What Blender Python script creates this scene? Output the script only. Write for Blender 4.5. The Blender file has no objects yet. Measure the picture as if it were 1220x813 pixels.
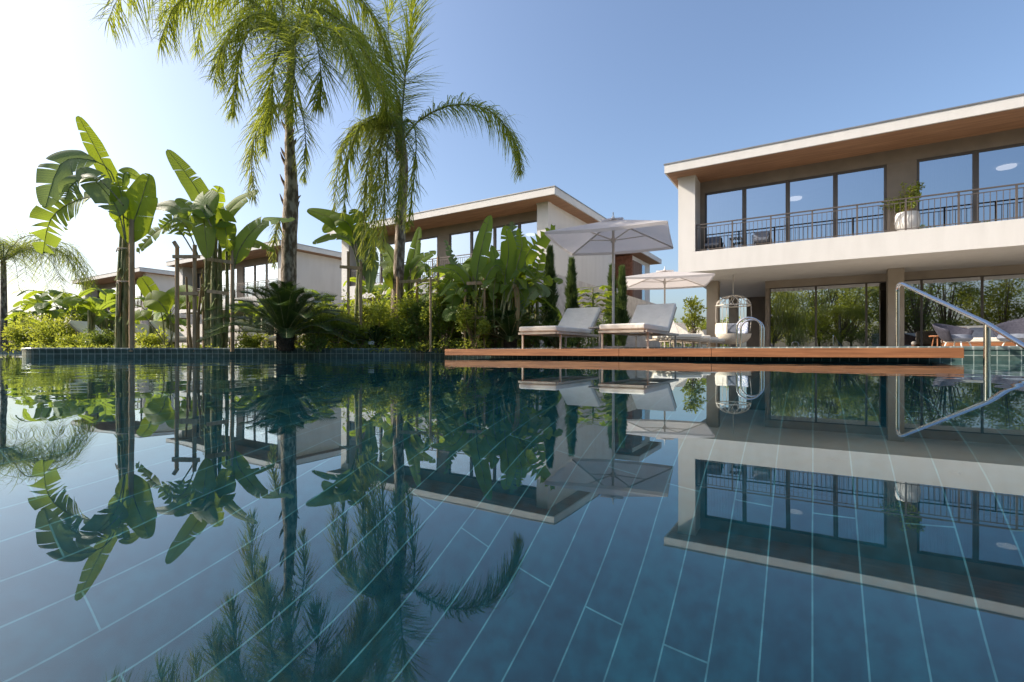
import bpy, math, random
from mathutils import Vector, Matrix
random.seed(7)
R = math.radians
# ------------------------------------------------------------------ camera, sky, sun, exposure
sc = bpy.context.scene
col = sc.collection
CA, SA = math.cos(R(31.5)), math.sin(R(31.5))
HC, FP, HOR, CX = 0.11, 585.0, 418.5, 610.0
cd = bpy.data.cameras.new('camera'); cam = bpy.data.objects.new('camera', cd); col.objects.link(cam)
cd.sensor_width = 36; cd.lens = 36*FP/1220; cd.shift_y = 12/1220
cd.clip_start = 0.02; cd.clip_end = 3000
cam.location = (0, 0, HC); cam.rotation_euler = (R(90), 0, R(31.5))
sc.camera = cam
SUN_EL = 36.0
SUN_DIR = Vector((-0.90, -0.436, 0)).normalized()          # towards the sun, on plan
w = bpy.data.worlds.new('World'); sc.world = w; w.use_nodes = True
nt = w.node_tree; bg = nt.nodes['Background']
sky = nt.nodes.new('ShaderNodeTexSky'); sky.sky_type = 'NISHITA'; sky.sun_disc = False
sky.sun_elevation = R(SUN_EL); sky.sun_rotation = math.atan2(SUN_DIR.x, SUN_DIR.y)
sky.air_density = 1.0; sky.dust_density = 3.2; sky.ozone_density = 2.8; sky.altitude = 0
nt.links.new(sky.outputs[0], bg.inputs[0]); bg.inputs[1].default_value = 0.145
ld = bpy.data.lights.new('sun', 'SUN'); sun = bpy.data.objects.new('sun', ld); col.objects.link(sun)
ld.energy = 4.0; ld.angle = R(0.5); ld.color = (1.0, 0.89, 0.76)
sd = Vector((SUN_DIR.x*math.cos(R(SUN_EL)), SUN_DIR.y*math.cos(R(SUN_EL)), math.sin(R(SUN_EL))))
sun.rotation_euler = sd.to_track_quat('Z', 'Y').to_euler()
vs = sc.view_settings; vs.view_transform = 'Standard'; vs.look = 'None'; vs.gamma = 1; vs.exposure = 0.72
sc.cycles.max_bounces = 10; sc.cycles.transparent_max_bounces = 16
sc.cycles.caustics_reflective = False

# ------------------------------------------------------------------ helpers
def at(px, py, D):
    X = (px-CX)/FP*D
    return Vector((CA*X-SA*D, SA*X+CA*D, HC+(HOR-py)*D/FP))
def onv(px, v):                    # u of the point seen in column px on the plane v
    r = (px-CX)/FP; D = v/(SA*r+CA); return D*(CA*r-SA)
def rnd(a, b): return random.uniform(a, b)
def tag(o, label=None, cat=None, group=None, kind=None):
    if label: o['label'] = label
    if cat: o['category'] = cat
    if group: o['group'] = group
    if kind: o['kind'] = kind
    return o
def thing(name, loc, label, cat, group=None, rz=0):
    o = bpy.data.objects.new(name, None); col.objects.link(o); o.empty_display_size = .2
    o.location = loc; o.rotation_euler = (0, 0, rz); return tag(o, label, cat, group)
class MB:
    def __init__(s): s.v = []; s.f = []; s.uv = []; s.smooth = False; s.hasuv = False
    def add(s, vs_, fs, uvs=None):
        n = len(s.v); s.v += [tuple(p) for p in vs_]
        for i, f in enumerate(fs):
            s.f.append(tuple(n+k for k in f))
            if uvs is not None: s.uv.append(uvs[i]); s.hasuv = True
            else: s.uv.append([(0, 0)]*len(f))
        return s
    def box(s, x0, x1, y0, y1, z0, z1):
        return s.add([(x0,y0,z0),(x1,y0,z0),(x1,y1,z0),(x0,y1,z0),(x0,y0,z1),(x1,y0,z1),(x1,y1,z1),(x0,y1,z1)],
              [(0,3,2,1),(4,5,6,7),(0,1,5,4),(1,2,6,5),(2,3,7,6),(3,0,4,7)])
    def obox(s, c, ax, ay, az):      # centre and three half-axis vectors
        c = Vector(c); P = []
        for k in (-1, 1):
            for i, j in ((-1,-1),(1,-1),(1,1),(-1,1)): P.append(c+ax*i+ay*j+az*k)
        return s.add(P, [(0,3,2,1),(4,5,6,7),(0,1,5,4),(1,2,6,5),(2,3,7,6),(3,0,4,7)])
    def bar(s, a, b, w_, h_=None):
        a = Vector(a); b = Vector(b); t = (b-a); L = t.length; t.normalize()
        q = Vector((0,0,1)) if abs(t.z) < .9 else Vector((1,0,0))
        x = t.cross(q).normalized(); y = x.cross(t)
        return s.obox((a+b)/2, x*w_/2, y*(h_ or w_)/2, t*L/2)
    def tube(s, pts, rad, n=8, cap=True):
        pts = [Vector(p) for p in pts]; m = len(pts)
        if not isinstance(rad, (list, tuple)): rad = [rad]*m
        s.smooth = True; V = []; F = []; prev = None
        for i, p in enumerate(pts):
            t = (pts[min(i+1, m-1)]-pts[max(i-1, 0)]).normalized()
            if prev is None:
                q = Vector((0,0,1)) if abs(t.z) < .9 else Vector((1,0,0)); x = t.cross(q).normalized()
            else: x = (prev-t*prev.dot(t)).normalized()
            prev = x; y = t.cross(x)
            for k in range(n):
                a = 2*math.pi*k/n; V.append(p+(x*math.cos(a)+y*math.sin(a))*rad[i])
        for i in range(m-1):
            for k in range(n):
                F.append((i*n+k, i*n+(k+1)%n, (i+1)*n+(k+1)%n, (i+1)*n+k))
        if cap: F.append(tuple(range(n))[::-1]); F.append(tuple((m-1)*n+k for k in range(n)))
        return s.add(V, F)
    def lathe(s, c, prof, n=20):
        c = Vector(c); s.smooth = True; V = []; F = []; m = len(prof)
        for r, z in prof:
            for k in range(n):
                a = 2*math.pi*k/n; V.append(c+Vector((r*math.cos(a), r*math.sin(a), z)))
        for i in range(m-1):
            for k in range(n): F.append((i*n+k, i*n+(k+1)%n, (i+1)*n+(k+1)%n, (i+1)*n+k))
        return s.add(V, F)
    def build(s, name, mat, parent=None, bevel=0, smooth=None, label=None):
        o0 = Vector((0,0,0)); q = parent
        while q is not None: o0 = o0+q.location; q = q.parent
        me = bpy.data.meshes.new(name)
        me.from_pydata([(a-o0.x, b-o0.y, c-o0.z) for a, b, c in s.v], [], s.f)
        if s.hasuv:
            ul = me.uv_layers.new(name='UVMap'); flat = []
            for u in s.uv:
                for a in u: flat += [a[0], a[1]]
            ul.data.foreach_set('uv', flat)
        me.materials.append(mat)
        if (s.smooth if smooth is None else smooth):
            me.polygons.foreach_set('use_smooth', [True]*len(me.polygons))
            try: me.set_sharp_from_angle(angle=R(40))
            except Exception: pass
        me.update()
        o = bpy.data.objects.new(name, me); col.objects.link(o)
        if parent is not None: o.parent = parent
        if bevel:
            md = o.modifiers.new('bevel', 'BEVEL'); md.width = bevel; md.segments = 3; md.limit_method = 'ANGLE'
            me.polygons.foreach_set('use_smooth', [True]*len(me.polygons)); md.harden_normals = True
        if label: o['label'] = label
        return o
def copy_tree(o, parent=None):
    c = o.copy(); col.objects.link(c)
    if parent is not None: c.parent = parent
    for ch in list(o.children): copy_tree(ch, c)
    return c

# ------------------------------------------------------------------ materials
def M(name, c1, c2=None, rough=.6, scale=6, metal=0, bump=0, bscale=None, spec=.5, stretch=None, detail=6, contrast=(.35,.65)):
    m = bpy.data.materials.new(name); m.use_nodes = True; n = m.node_tree; b = n.nodes['Principled BSDF']
    b.inputs['Roughness'].default_value = rough; b.inputs['Metallic'].default_value = metal
    b.inputs['Specular IOR Level'].default_value = spec
    tc = n.nodes.new('ShaderNodeTexCoord'); mp = n.nodes.new('ShaderNodeMapping'); n.links.new(tc.outputs['Object'], mp.inputs[0])
    if stretch: mp.inputs['Scale'].default_value = stretch
    no = n.nodes.new('ShaderNodeTexNoise'); no.inputs['Scale'].default_value = scale; no.inputs['Detail'].default_value = detail
    n.links.new(mp.outputs[0], no.inputs[0])
    cr = n.nodes.new('ShaderNodeValToRGB'); n.links.new(no.outputs[0], cr.inputs[0])
    cr.color_ramp.elements[0].position = contrast[0]; cr.color_ramp.elements[1].position = contrast[1]
    cr.color_ramp.elements[0].color = (*c1, 1); cr.color_ramp.elements[1].color = (*(c2 or c1), 1)
    n.links.new(cr.outputs[0], b.inputs['Base Color'])
    if bump:
        nb = n.nodes.new('ShaderNodeTexNoise'); nb.inputs['Scale'].default_value = bscale or scale*6; nb.inputs['Detail'].default_value = 5
        n.links.new(mp.outputs[0], nb.inputs[0]); bp = n.nodes.new('ShaderNodeBump')
        bp.inputs['Strength'].default_value = bump; bp.inputs['Distance'].default_value = .02
        n.links.new(nb.outputs[0], bp.inputs['Height']); n.links.new(bp.outputs[0], b.inputs['Normal'])
    return m
def leafmat(name, ca, cb, tr, rough=.4, scale=3, trans=.45, vein=False, dry=None):
    m = bpy.data.materials.new(name); m.use_nodes = True; n = m.node_tree; b = n.nodes['Principled BSDF']; out = n.nodes['Material Output']
    b.inputs['Roughness'].default_value = rough; b.inputs['Specular IOR Level'].default_value = .3
    tc = n.nodes.new('ShaderNodeTexCoord')
    no = n.nodes.new('ShaderNodeTexNoise'); no.inputs['Scale'].default_value = scale; no.inputs['Detail'].default_value = 4
    n.links.new(tc.outputs['Object'], no.inputs[0])
    cr = n.nodes.new('ShaderNodeValToRGB'); n.links.new(no.outputs[0], cr.inputs[0])
    cr.color_ramp.elements[0].position = .36; cr.color_ramp.elements[1].position = .64
    cr.color_ramp.elements[0].color = (*ca, 1); cr.color_ramp.elements[1].color = (*cb, 1)
    if dry:
        e = cr.color_ramp.elements.new(.74); e.color = (*dry, 1)
    n.links.new(cr.outputs[0], b.inputs['Base Color'])
    t = n.nodes.new('ShaderNodeBsdfTranslucent'); mix = n.nodes.new('ShaderNodeMixShader'); mix.inputs[0].default_value = trans
    mx = n.nodes.new('ShaderNodeMix'); mx.data_type = 'RGBA'; mx.blend_type = 'MIX'; mx.inputs[0].default_value = .75
    n.links.new(cr.outputs[0], mx.inputs[6]); mx.inputs[7].default_value = (*tr, 1)
    n.links.new(mx.outputs[2], t.inputs[0])
    n.links.new(b.outputs[0], mix.inputs[1]); n.links.new(t.outputs[0], mix.inputs[2]); n.links.new(mix.outputs[0], out.inputs[0])
    if vein:
        uv = n.nodes.new('ShaderNodeUVMap'); sp = n.nodes.new('ShaderNodeSeparateXYZ'); n.links.new(uv.outputs[0], sp.inputs[0])
        wv = n.nodes.new('ShaderNodeMath'); wv.operation = 'SINE'; ml = n.nodes.new('ShaderNodeMath'); ml.operation = 'MULTIPLY'
        ml.inputs[1].default_value = 520; n.links.new(sp.outputs['Y'], ml.inputs[0]); n.links.new(ml.outputs[0], wv.inputs[0])
        bp = n.nodes.new('ShaderNodeBump'); bp.inputs['Strength'].default_value = .3; bp.inputs['Distance'].default_value = .004
        n.links.new(wv.outputs[0], bp.inputs['Height']); n.links.new(bp.outputs[0], b.inputs['Normal']); n.links.new(bp.outputs[0], t.inputs['Normal'])
        # pale midrib
        lt = n.nodes.new('ShaderNodeMath'); lt.operation = 'LESS_THAN'; lt.inputs[1].default_value = .05; n.links.new(sp.outputs['X'], lt.inputs[0])
        m2 = n.nodes.new('ShaderNodeMix'); m2.data_type = 'RGBA'; n.links.new(lt.outputs[0], m2.inputs[0])
        n.links.new(cr.outputs[0], m2.inputs[6]); m2.inputs[7].default_value = (.16, .22, .06, 1); n.links.new(m2.outputs[2], b.inputs['Base Color'])
    return m
stucco = M('white_stucco', (.59,.57,.535), (.635,.615,.58), .85, 2.2, bump=.3, bscale=60, stretch=(1.6,1.6,.35), contrast=(.25,.6))
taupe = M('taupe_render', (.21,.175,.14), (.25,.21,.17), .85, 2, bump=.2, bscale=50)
colm = M('column_render', (.29,.245,.195), (.335,.29,.23), .85, 2, bump=.2, bscale=50)
framem = M('window_frame_metal', (.085,.07,.06), (.10,.085,.07), .45, 3)
railm = M('railing_metal', (.105,.085,.07), (.13,.105,.09), .45, 3, metal=.2)
flash = M('roof_flashing', (.22,.21,.20), (.28,.27,.26), .4, 4, metal=.5)
wood_s = M('soffit_boards', (.27,.14,.075), (.42,.235,.13), .6, 4, stretch=(.25,5,1), bump=.1)
wood_d = M('deck_hardwood', (.21,.08,.03), (.40,.165,.065), .6, 3, stretch=(.6,8,14), bump=.15, bscale=20, contrast=(.3,.7))
stake_m = M('stake_wood', (.33,.22,.12), (.50,.35,.20), .8, 5, stretch=(4,4,.6), bump=.3)
paving = M('terrace_stone', (.42,.38,.32), (.50,.46,.40), .8, 2, bump=.2)
soil = M('garden_soil', (.05,.045,.025), (.09,.09,.04), .95, 1.2, bump=.8, bscale=12)
stonewall = M('stone_wall', (.50,.46,.41), (.62,.58,.52), .9, 5, bump=.5, bscale=14)
cushion = M('cushion_fabric', (.76,.70,.60), (.81,.75,.65), .95, 8, bump=.7, bscale=9)
lframe = M('lounger_frame', (.45,.39,.31), (.50,.44,.36), .5, 6)
canvas_ = leafmat('umbrella_canvas', (.66,.63,.62), (.70,.67,.66), (.80,.72,.66), .9, 5, .45)
polem = M('umbrella_pole', (.50,.46,.41), (.56,.52,.47), .45, 6)
steel = M('polished_steel', (.62,.62,.62), (.66,.66,.66), .12, 3, metal=1)
wicker = M('pale_wicker', (.60,.54,.46), (.72,.66,.58), .7, 14, bump=.4, bscale=40)
shell = M('grey_weave', (.028,.028,.045), (.05,.05,.07), .8, 25, bump=.5, bscale=120)
greypil = M('grey_pillow', (.15,.175,.22), (.20,.22,.27), .95, 12, bump=.3)
redpil = M('patterned_pillow', (.45,.16,.10), (.62,.50,.42), .95, 40, contrast=(.45,.55))
bluepil = M('blue_white_pillow', (.25,.32,.50), (.75,.75,.75), .95, 30, contrast=(.45,.55))
black = M('black_metal', (.02,.02,.02), (.03,.03,.03), .5, 3)
potm = M('white_pot', (.76,.74,.70), (.80,.78,.75), .5, 3)
brickm = M('red_brick', (.22,.09,.05), (.34,.15,.09), .9, 9, bump=.4)
slatm = M('timber_slats', (.16,.09,.06), (.24,.14,.09), .7, 3, stretch=(8,8,.4), bump=.3)
trunk_m = M('palm_bark', (.13,.095,.065), (.42,.35,.28), .9, 7, stretch=(2.2,2.2,.9), bump=1, bscale=16, detail=10, contrast=(.42,.60))
bark = M('tree_bark', (.09,.07,.05), (.16,.13,.10), .9, 5, stretch=(3,3,.6), bump=.8)
boot = M('dead_frond_base', (.14,.09,.055), (.25,.17,.10), .9, 9, bump=.5)
culm = M('plant_stem', (.09,.13,.035), (.30,.27,.13), .7, 3, stretch=(9,9,1.1), bump=.6, contrast=(.42,.62))
drystem = M('dry_stem', (.17,.12,.06), (.30,.22,.11), .8, 5, stretch=(6,6,.5), bump=.5)
rope = M('jute_rope', (.40,.33,.24), (.50,.43,.33), .9, 40)
ban = leafmat('banana_leaf', (.085,.16,.035), (.15,.24,.05), (.52,.64,.05), .52, 2.5, .42, vein=True)
ban2 = leafmat('young_banana_leaf', (.11,.19,.02), (.17,.26,.03), (.50,.60,.03), .52, 2.5, .5, vein=True)
ban3 = leafmat('dull_banana_leaf', (.11,.16,.075), (.17,.23,.11), (.38,.50,.12), .45, 2.5, .35, vein=True)
palm = leafmat('palm_leaflet', (.08,.135,.027), (.16,.205,.04), (.60,.66,.06), .42, 2, .45)
palm2 = leafmat('dry_palm_leaflet', (.09,.145,.03), (.19,.21,.05), (.52,.56,.09), .5, 2, .4)
cyc = leafmat('cycad_leaflet', (.018,.045,.016), (.045,.085,.025), (.16,.26,.03), .3, 4, .18)
shr = leafmat('shrub_leaf', (.12,.18,.035), (.24,.30,.05), (.80,.84,.08), .4, 4, .4)
shr2 = leafmat('dark_shrub_leaf', (.07,.12,.028), (.12,.18,.04), (.42,.52,.06), .4, 4, .3)
cypm = leafmat('cypress_leaf', (.035,.07,.025), (.10,.15,.05), (.25,.34,.06), .7, 9, .3)
treeleaf = leafmat('tree_leaf', (.07,.11,.025), (.16,.20,.04), (.65,.68,.07), .5, 1.5, .5)
def glassmat(name, fac, tint, refl=(.9,.93,.97)):
    m = bpy.data.materials.new(name); m.use_nodes = True; n = m.node_tree; out = n.nodes['Material Output']
    n.nodes.remove(n.nodes['Principled BSDF'])
    t = n.nodes.new('ShaderNodeBsdfTransparent'); t.inputs[0].default_value = (*tint, 1)
    g = n.nodes.new('ShaderNodeBsdfGlossy'); g.inputs['Roughness'].default_value = .0; g.inputs[0].default_value = (*refl, 1)
    fr = n.nodes.new('ShaderNodeLayerWeight'); fr.inputs[0].default_value = .35
    ad = n.nodes.new('ShaderNodeMath'); ad.operation = 'MULTIPLY_ADD'; ad.inputs[1].default_value = 1-fac; ad.inputs[2].default_value = fac; ad.use_clamp = True
    n.links.new(fr.outputs['Fresnel'], ad.inputs[0])
    mx = n.nodes.new('ShaderNodeMixShader'); n.links.new(ad.outputs[0], mx.inputs[0])
    n.links.new(t.outputs[0], mx.inputs[1]); n.links.new(g.outputs[0], mx.inputs[2]); n.links.new(mx.outputs[0], out.inputs[0])
    return m
glass_up = glassmat('solar_glass', .66, (.72,.72,.72), (.53,.62,.72))
glass_lo = glassmat('terrace_glass', .42, (.55,.6,.55))
sheer = leafmat('sheer_curtain', (.62,.62,.60), (.70,.70,.68), (.5,.5,.5), .9, 3, .4)
lampm = bpy.data.materials.new('lamp_glow'); lampm.use_nodes = True
lampm.node_tree.nodes['Principled BSDF'].inputs['Emission Color'].default_value = (1, .93, .85, 1)
lampm.node_tree.nodes['Principled BSDF'].inputs['Emission Strength'].default_value = .9
def tilemat(name, bw, bh, ca, cb, grout, uv=True, off=0.0, ms=.05, rough=.25, swap=False):
    m = bpy.data.materials.new(name); m.use_nodes = True; n = m.node_tree; b = n.nodes['Principled BSDF']
    tc = n.nodes.new('ShaderNodeTexCoord'); mp = n.nodes.new('ShaderNodeMapping')
    n.links.new(tc.outputs['UV' if uv else 'Object'], mp.inputs[0])
    if swap: mp.inputs['Rotation'].default_value = (0, 0, R(90))
    br = n.nodes.new('ShaderNodeTexBrick'); br.offset = off; br.inputs['Scale'].default_value = 1
    br.inputs['Brick Width'].default_value = bw; br.inputs['Row Height'].default_value = bh; br.inputs['Mortar Size'].default_value = ms*bh
    br.inputs['Mortar Smooth'].default_value = .1; br.inputs['Bias'].default_value = 0
    br.inputs['Color1'].default_value = (*ca, 1); br.inputs['Color2'].default_value = (*cb, 1); br.inputs['Mortar'].default_value = (*grout, 1)
    n.links.new(mp.outputs[0], br.inputs[0])
    no = n.nodes.new('ShaderNodeTexNoise'); no.inputs['Scale'].default_value = 22 if not uv else 9; no.inputs['Detail'].default_value = 8; n.links.new(mp.outputs[0], no.inputs[0])
    mr = n.nodes.new('ShaderNodeMapRange'); mr.inputs[1].default_value = .3; mr.inputs[2].default_value = .7; mr.inputs[3].default_value = .65; mr.inputs[4].default_value = 1.35; n.links.new(no.outputs[0], mr.inputs[0])
    mm = n.nodes.new('ShaderNodeMix'); mm.data_type = 'RGBA'; mm.blend_type = 'MULTIPLY'; mm.inputs[0].default_value = 1
    n.links.new(br.outputs[0], mm.inputs[6]); n.links.new(mr.outputs[0], mm.inputs[7]); n.links.new(mm.outputs[2], b.inputs['Base Color'])
    b.inputs['Roughness'].default_value = rough
    return m
walltile = tilemat('pool_wall_tile', .10, .10, (.055,.095,.085), (.08,.13,.115), (.32,.37,.33))
floortile = tilemat('pool_floor_tile', 1.35, .115, (.002,.032,.048), (.004,.054,.074), (.06,.18,.21), uv=False, off=.37, ms=.020, swap=True)
water = bpy.data.materials.new('pool_water'); water.use_nodes = True; n = water.node_tree; out = n.nodes['Material Output']
n.nodes.remove(n.nodes['Principled BSDF'])
gl = n.nodes.new('ShaderNodeMixShader'); rfr = n.nodes.new('ShaderNodeBsdfGlass'); rfr.inputs['IOR'].default_value = 1.333; rfr.inputs['Roughness'].default_value = 0
rfr.inputs[0].default_value = (.85, .96, 1, 1)
rfl = n.nodes.new('ShaderNodeBsdfGlossy'); rfl.inputs['Roughness'].default_value = 0; rfl.inputs[0].default_value = (.97, .99, 1, 1)
frs = n.nodes.new('ShaderNodeFresnel'); frs.inputs['IOR'].default_value = 1.60
fr2 = n.nodes.new('ShaderNodeFresnel'); fr2.inputs['IOR'].default_value = 1.333
sb = n.nodes.new('ShaderNodeMath'); sb.operation = 'SUBTRACT'; sb.use_clamp = True
n.links.new(frs.outputs[0], sb.inputs[0]); n.links.new(fr2.outputs[0], sb.inputs[1]); n.links.new(sb.outputs[0], gl.inputs[0]); n.links.new(rfr.outputs[0], gl.inputs[1]); n.links.new(rfl.outputs[0], gl.inputs[2])
tc = n.nodes.new('ShaderNodeTexCoord'); mp = n.nodes.new('ShaderNodeMapping'); mp.inputs['Scale'].default_value = (1, 1, 1); n.links.new(tc.outputs['Object'], mp.inputs[0])
n1 = n.nodes.new('ShaderNodeTexNoise'); n1.inputs['Scale'].default_value = 2.2; n1.inputs['Detail'].default_value = 2; n.links.new(mp.outputs[0], n1.inputs[0])
n2 = n.nodes.new('ShaderNodeTexNoise'); n2.inputs['Scale'].default_value = .22; n2.inputs['Detail'].default_value = 1; n.links.new(mp.outputs[0], n2.inputs[0])
mr = n.nodes.new('ShaderNodeMapRange'); mr.inputs[1].default_value = .42; mr.inputs[2].default_value = .62; n.links.new(n2.outputs[0], mr.inputs[0])
ml = n.nodes.new('ShaderNodeMath'); ml.operation = 'MULTIPLY'; n.links.new(n1.outputs[0], ml.inputs[0]); n.links.new(mr.outputs[0], ml.inputs[1])
bp = n.nodes.new('ShaderNodeBump'); bp.inputs['Strength'].default_value = 1.0; bp.inputs['Distance'].default_value = .006
n.links.new(ml.outputs[0], bp.inputs['Height']); n.links.new(bp.outputs[0], rfl.inputs['Normal']); n.links.new(bp.outputs[0], rfr.inputs['Normal']); n.links.new(bp.outputs[0], frs.inputs['Normal']); n.links.new(gl.outputs[0], out.inputs[0])

# ------------------------------------------------------------------ pool, ground, terrace
def c2w(X, Y): return (CA*X-SA*Y, SA*X+CA*Y)
def pd(px, D): X = (px-CX)/FP*D; return c2w(X, D)
edge_ctrl = [pd(505, 9.9), pd(470, 9.72), pd(400, 9.45), pd(300, 9.2), pd(200, 9.0), pd(110, 8.72), c2w(-8.2, 8.5)]
edge = []
for i in range(len(edge_ctrl)-1):
    P = [Vector(edge_ctrl[max(0, min(len(edge_ctrl)-1, i+k))]) for k in (-1, 0, 1, 2)]
    for j in range(8):
        t = j/8
        q = .5*((2*P[1])+(-P[0]+P[2])*t+(2*P[0]-5*P[1]+4*P[2]-P[3])*t*t+(-P[0]+3*P[1]-3*P[2]+P[3])*t**3)
        edge.append((q.x, q.y))
# rounded nose of the planter
nose_c = Vector(c2w(-8.3, 8.9)); tip0 = Vector(c2w(-8.2, 8.5)); rr = (tip0-nose_c).length; a0 = math.atan2(*(tip0-nose_c).yx)
for k in range(0, 11):
    a = a0-R(15*k); edge.append((nose_c.x+rr*math.cos(a), nose_c.y+rr*math.sin(a)))
pool = [(5.0, 7.7), (-6.3, 7.7)]+edge+[pd(33, 13), pd(34, 27), c2w(-46, 27), (-52, -6.0), (5.0, -6.0)]
bigout = [(-400, -300), (400, -300), (400, 500), (-400, 500)]
import bmesh
def ring_sheet(name, outer, hole, z, mat, label=None):
    bm = bmesh.new(); E = []
    for loop in (outer, hole):
        vv = [bm.verts.new((x, y, z)) for x, y in loop]
        for i in range(len(vv)): E.append(bm.edges.new((vv[i], vv[(i+1) % len(vv)])))
    bmesh.ops.triangle_fill(bm, edges=E, use_beauty=True, use_dissolve=False)
    for f in bm.faces:
        if f.normal.z < 0: f.normal_flip()
    me = bpy.data.meshes.new(name); bm.to_mesh(me); bm.free(); me.materials.append(mat)
    o = bpy.data.objects.new(name, me); col.objects.link(o); o['kind'] = 'structure'; return o
ring_sheet('ground', bigout, pool, .125, soil)
b = MB()                                       # walls of the pool with running-length UVs
s = 0; n_ = len(pool)
for i in range(n_):
    a, c = pool[i], pool[(i+1) % n_]; L = math.dist(a, c)
    b.add([(a[0],a[1],-1.4),(c[0],c[1],-1.4),(c[0],c[1],.150),(a[0],a[1],.150)], [(0,1,2,3)], [[(s,-1.36),(s+L,-1.36),(s+L,.19),(s,.19)]]); s += L
b.build('pool_wall', walltile)['kind'] = 'structure'
# coping: a narrow rounded tile rim
b = MB(); s = 0
for i in range(n_-3):
    a, c = Vector(pool[i]), Vector(pool[(i+1) % n_]); L = (c-a).length
    if L < .001: continue
    def nrm(k):
        p, q = Vector(pool[(k-1) % n_]), Vector(pool[(k+1) % n_]); d = (q-p).normalized(); return Vector((d.y, -d.x))
    na, nc = nrm(i), nrm(i+1)
    prof = [(-.012,.125), (-.015,.155), (-.008,.165), (0,.168), (.3,.168)]
    V = []; U = []
    for p, nn, ss in ((a, na, s), (c, nc, s+L)):
        for off, z in prof:
            q = p+nn*off; V.append((q.x, q.y, z))
    m_ = len(prof); F = []
    for k in range(m_-1):
        F.append((k, m_+k, m_+k+1, k+1)); U.append([(s,.145+.01*k),(s+L,.145+.01*k),(s+L,.15+.01*k),(s,.15+.01*k)])
    b.add(V, F, U); s += L
b.smooth = True
b.build('pool_coping', tilemat('coping_tile', .10, .2, (.10,.14,.13), (.15,.19,.175), (.3,.33,.3), rough=.3))['kind'] = 'structure'
b = MB(); b.add([(-60,-12,-1.4),(12,-12,-1.4),(12,30,-1.4),(-60,30,-1.4)], [(0,1,2,3)])
pf = b.build('pool_floor', floortile); pf['kind'] = 'structure'
# water surface exactly inside the pool
bm = bmesh.new(); vv = [bm.verts.new((x, y, 0)) for x, y in pool]; bm.faces.new(vv)
bmesh.ops.triangulate(bm, faces=bm.faces[:])
for f in bm.faces:
    if f.normal.z < 0: f.normal_flip()
me = bpy.data.meshes.new('water'); bm.to_mesh(me); bm.free(); me.materials.append(water)
me.polygons.foreach_set('use_smooth', [True]*len(me.polygons))
wo = bpy.data.objects.new('water', me); col.objects.link(wo); wo['kind'] = 'structure'
wo.cycles.is_caustics_caster = True; pf.cycles.is_caustics_receiver = True; ld.cycles.is_caustics_light = True
b = MB(); b.box(-6.2, 9.5, 8.05, 34, .08, .145); b.build('terrace', paving)['kind'] = 'structure'

# ------------------------------------------------------------------ wooden deck
dk = thing('wooden_deck', (-2, 7.1, 0), 'long low orange-brown hardwood platform reaching over the pool edge', 'deck')
us = [-5.24, -2.23, -1.056, 1.263]
for i in range(3):
    b = MB(); b.box(us[i]+.002, us[i+1]-.002, 6.40, 6.44, .041, .143); b.build('front_board', wood_d, dk, bevel=.003)
b = MB(); b.box(1.225, 1.263, 6.442, 8.0, .041, .143); b.build('side_board', wood_d, dk, bevel=.003)
b = MB(); b.box(-5.24, -5.20, 6.442, 8.0, .041, .143); b.build('side_board', wood_d, dk, bevel=.003)
b = MB()
for k in range(16): b.box(-5.198, 1.223, 6.445+k*.1, 6.535+k*.1, .115, .1405)
b.build('planking', wood_d, dk)
b = MB(); b.box(-5.1, 1.1, 6.9, 7.68, .03, .112); b.build('joist', black, dk)

# ------------------------------------------------------------------ house prototype (the right-hand one), repeated along the row
Z1, Z2, ZR, ZT = 2.635, 3.27, 5.71, 5.97
def curtain(b, x0, x1, y, z0, z1, wv=.09, amp=.035):
    n_ = max(8, int((x1-x0)/.02)); V = []; F = []
    for i in range(n_+1):
        x = x0+(x1-x0)*i/n_; yy = y+amp*math.sin(x/wv*2*math.pi)+.012*math.sin(x*31)
        V += [(x, yy, z0), (x, yy, z1)]
    for i in range(n_): F.append((2*i, 2*i+2, 2*i+3, 2*i+1))
    b.add(V, F); b.smooth = True
def win(root, x0, x1, y, z0, z1, fr, gm, t=.05, dep=.06):
    b = MB()
    b.box(x0, x0+t, y-dep/2, y+dep/2, z0, z1); b.box(x1-t, x1, y-dep/2, y+dep/2, z0, z1)
    b.box(x0+t, x1-t, y-dep/2, y+dep/2, z1-t, z1); b.box(x0+t, x1-t, y-dep/2, y+dep/2, z0, z0+t)
    wdw = b.build('window', fr, root)
    g = MB(); g.add([(x0+t,y,z0+t),(x1-t,y,z0+t),(x1-t,y,z1-t),(x0+t,y,z1-t)], [(0,1,2,3)]); g.build('glass_pane', gm, wdw)
HL = 'two-storey white flat-roofed villa '
house = thing('villa', (0, 16, .12), HL+'at the right, above the terrace', 'house', 'row of white villas behind the pool')
b = MB()
b.box(-3.71, 7.77, 16.33, 25.9, Z1, Z2)
fr_ = b.build('floor_slab', stucco, house)
b = MB(); b.box(-3.71, -3.19, 16.33, 23.6, Z2+.001, ZR-.001); b.box(-3.73, -3.17, 16.31, 16.6, ZR-.06, ZR-.002); b.build('side_wall', stucco, house)
b = MB(); b.box(7.30, 7.77, 16.33, 23.6, Z2+.001, ZR-.001); b.box(7.28, 7.79, 16.31, 16.6, ZR-.06, ZR-.002); b.build('side_wall', stucco, house)
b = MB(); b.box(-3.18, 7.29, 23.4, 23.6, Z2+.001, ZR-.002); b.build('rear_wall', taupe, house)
b = MB(); b.box(7.32, 7.75, 19.2, 25.6, .1, Z1-.002); b.build('lower_side_wall', stucco, house)
b = MB()
b.box(-3.188, 7.298, 17.15, 17.35, 5.33, ZR-.002)
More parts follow.
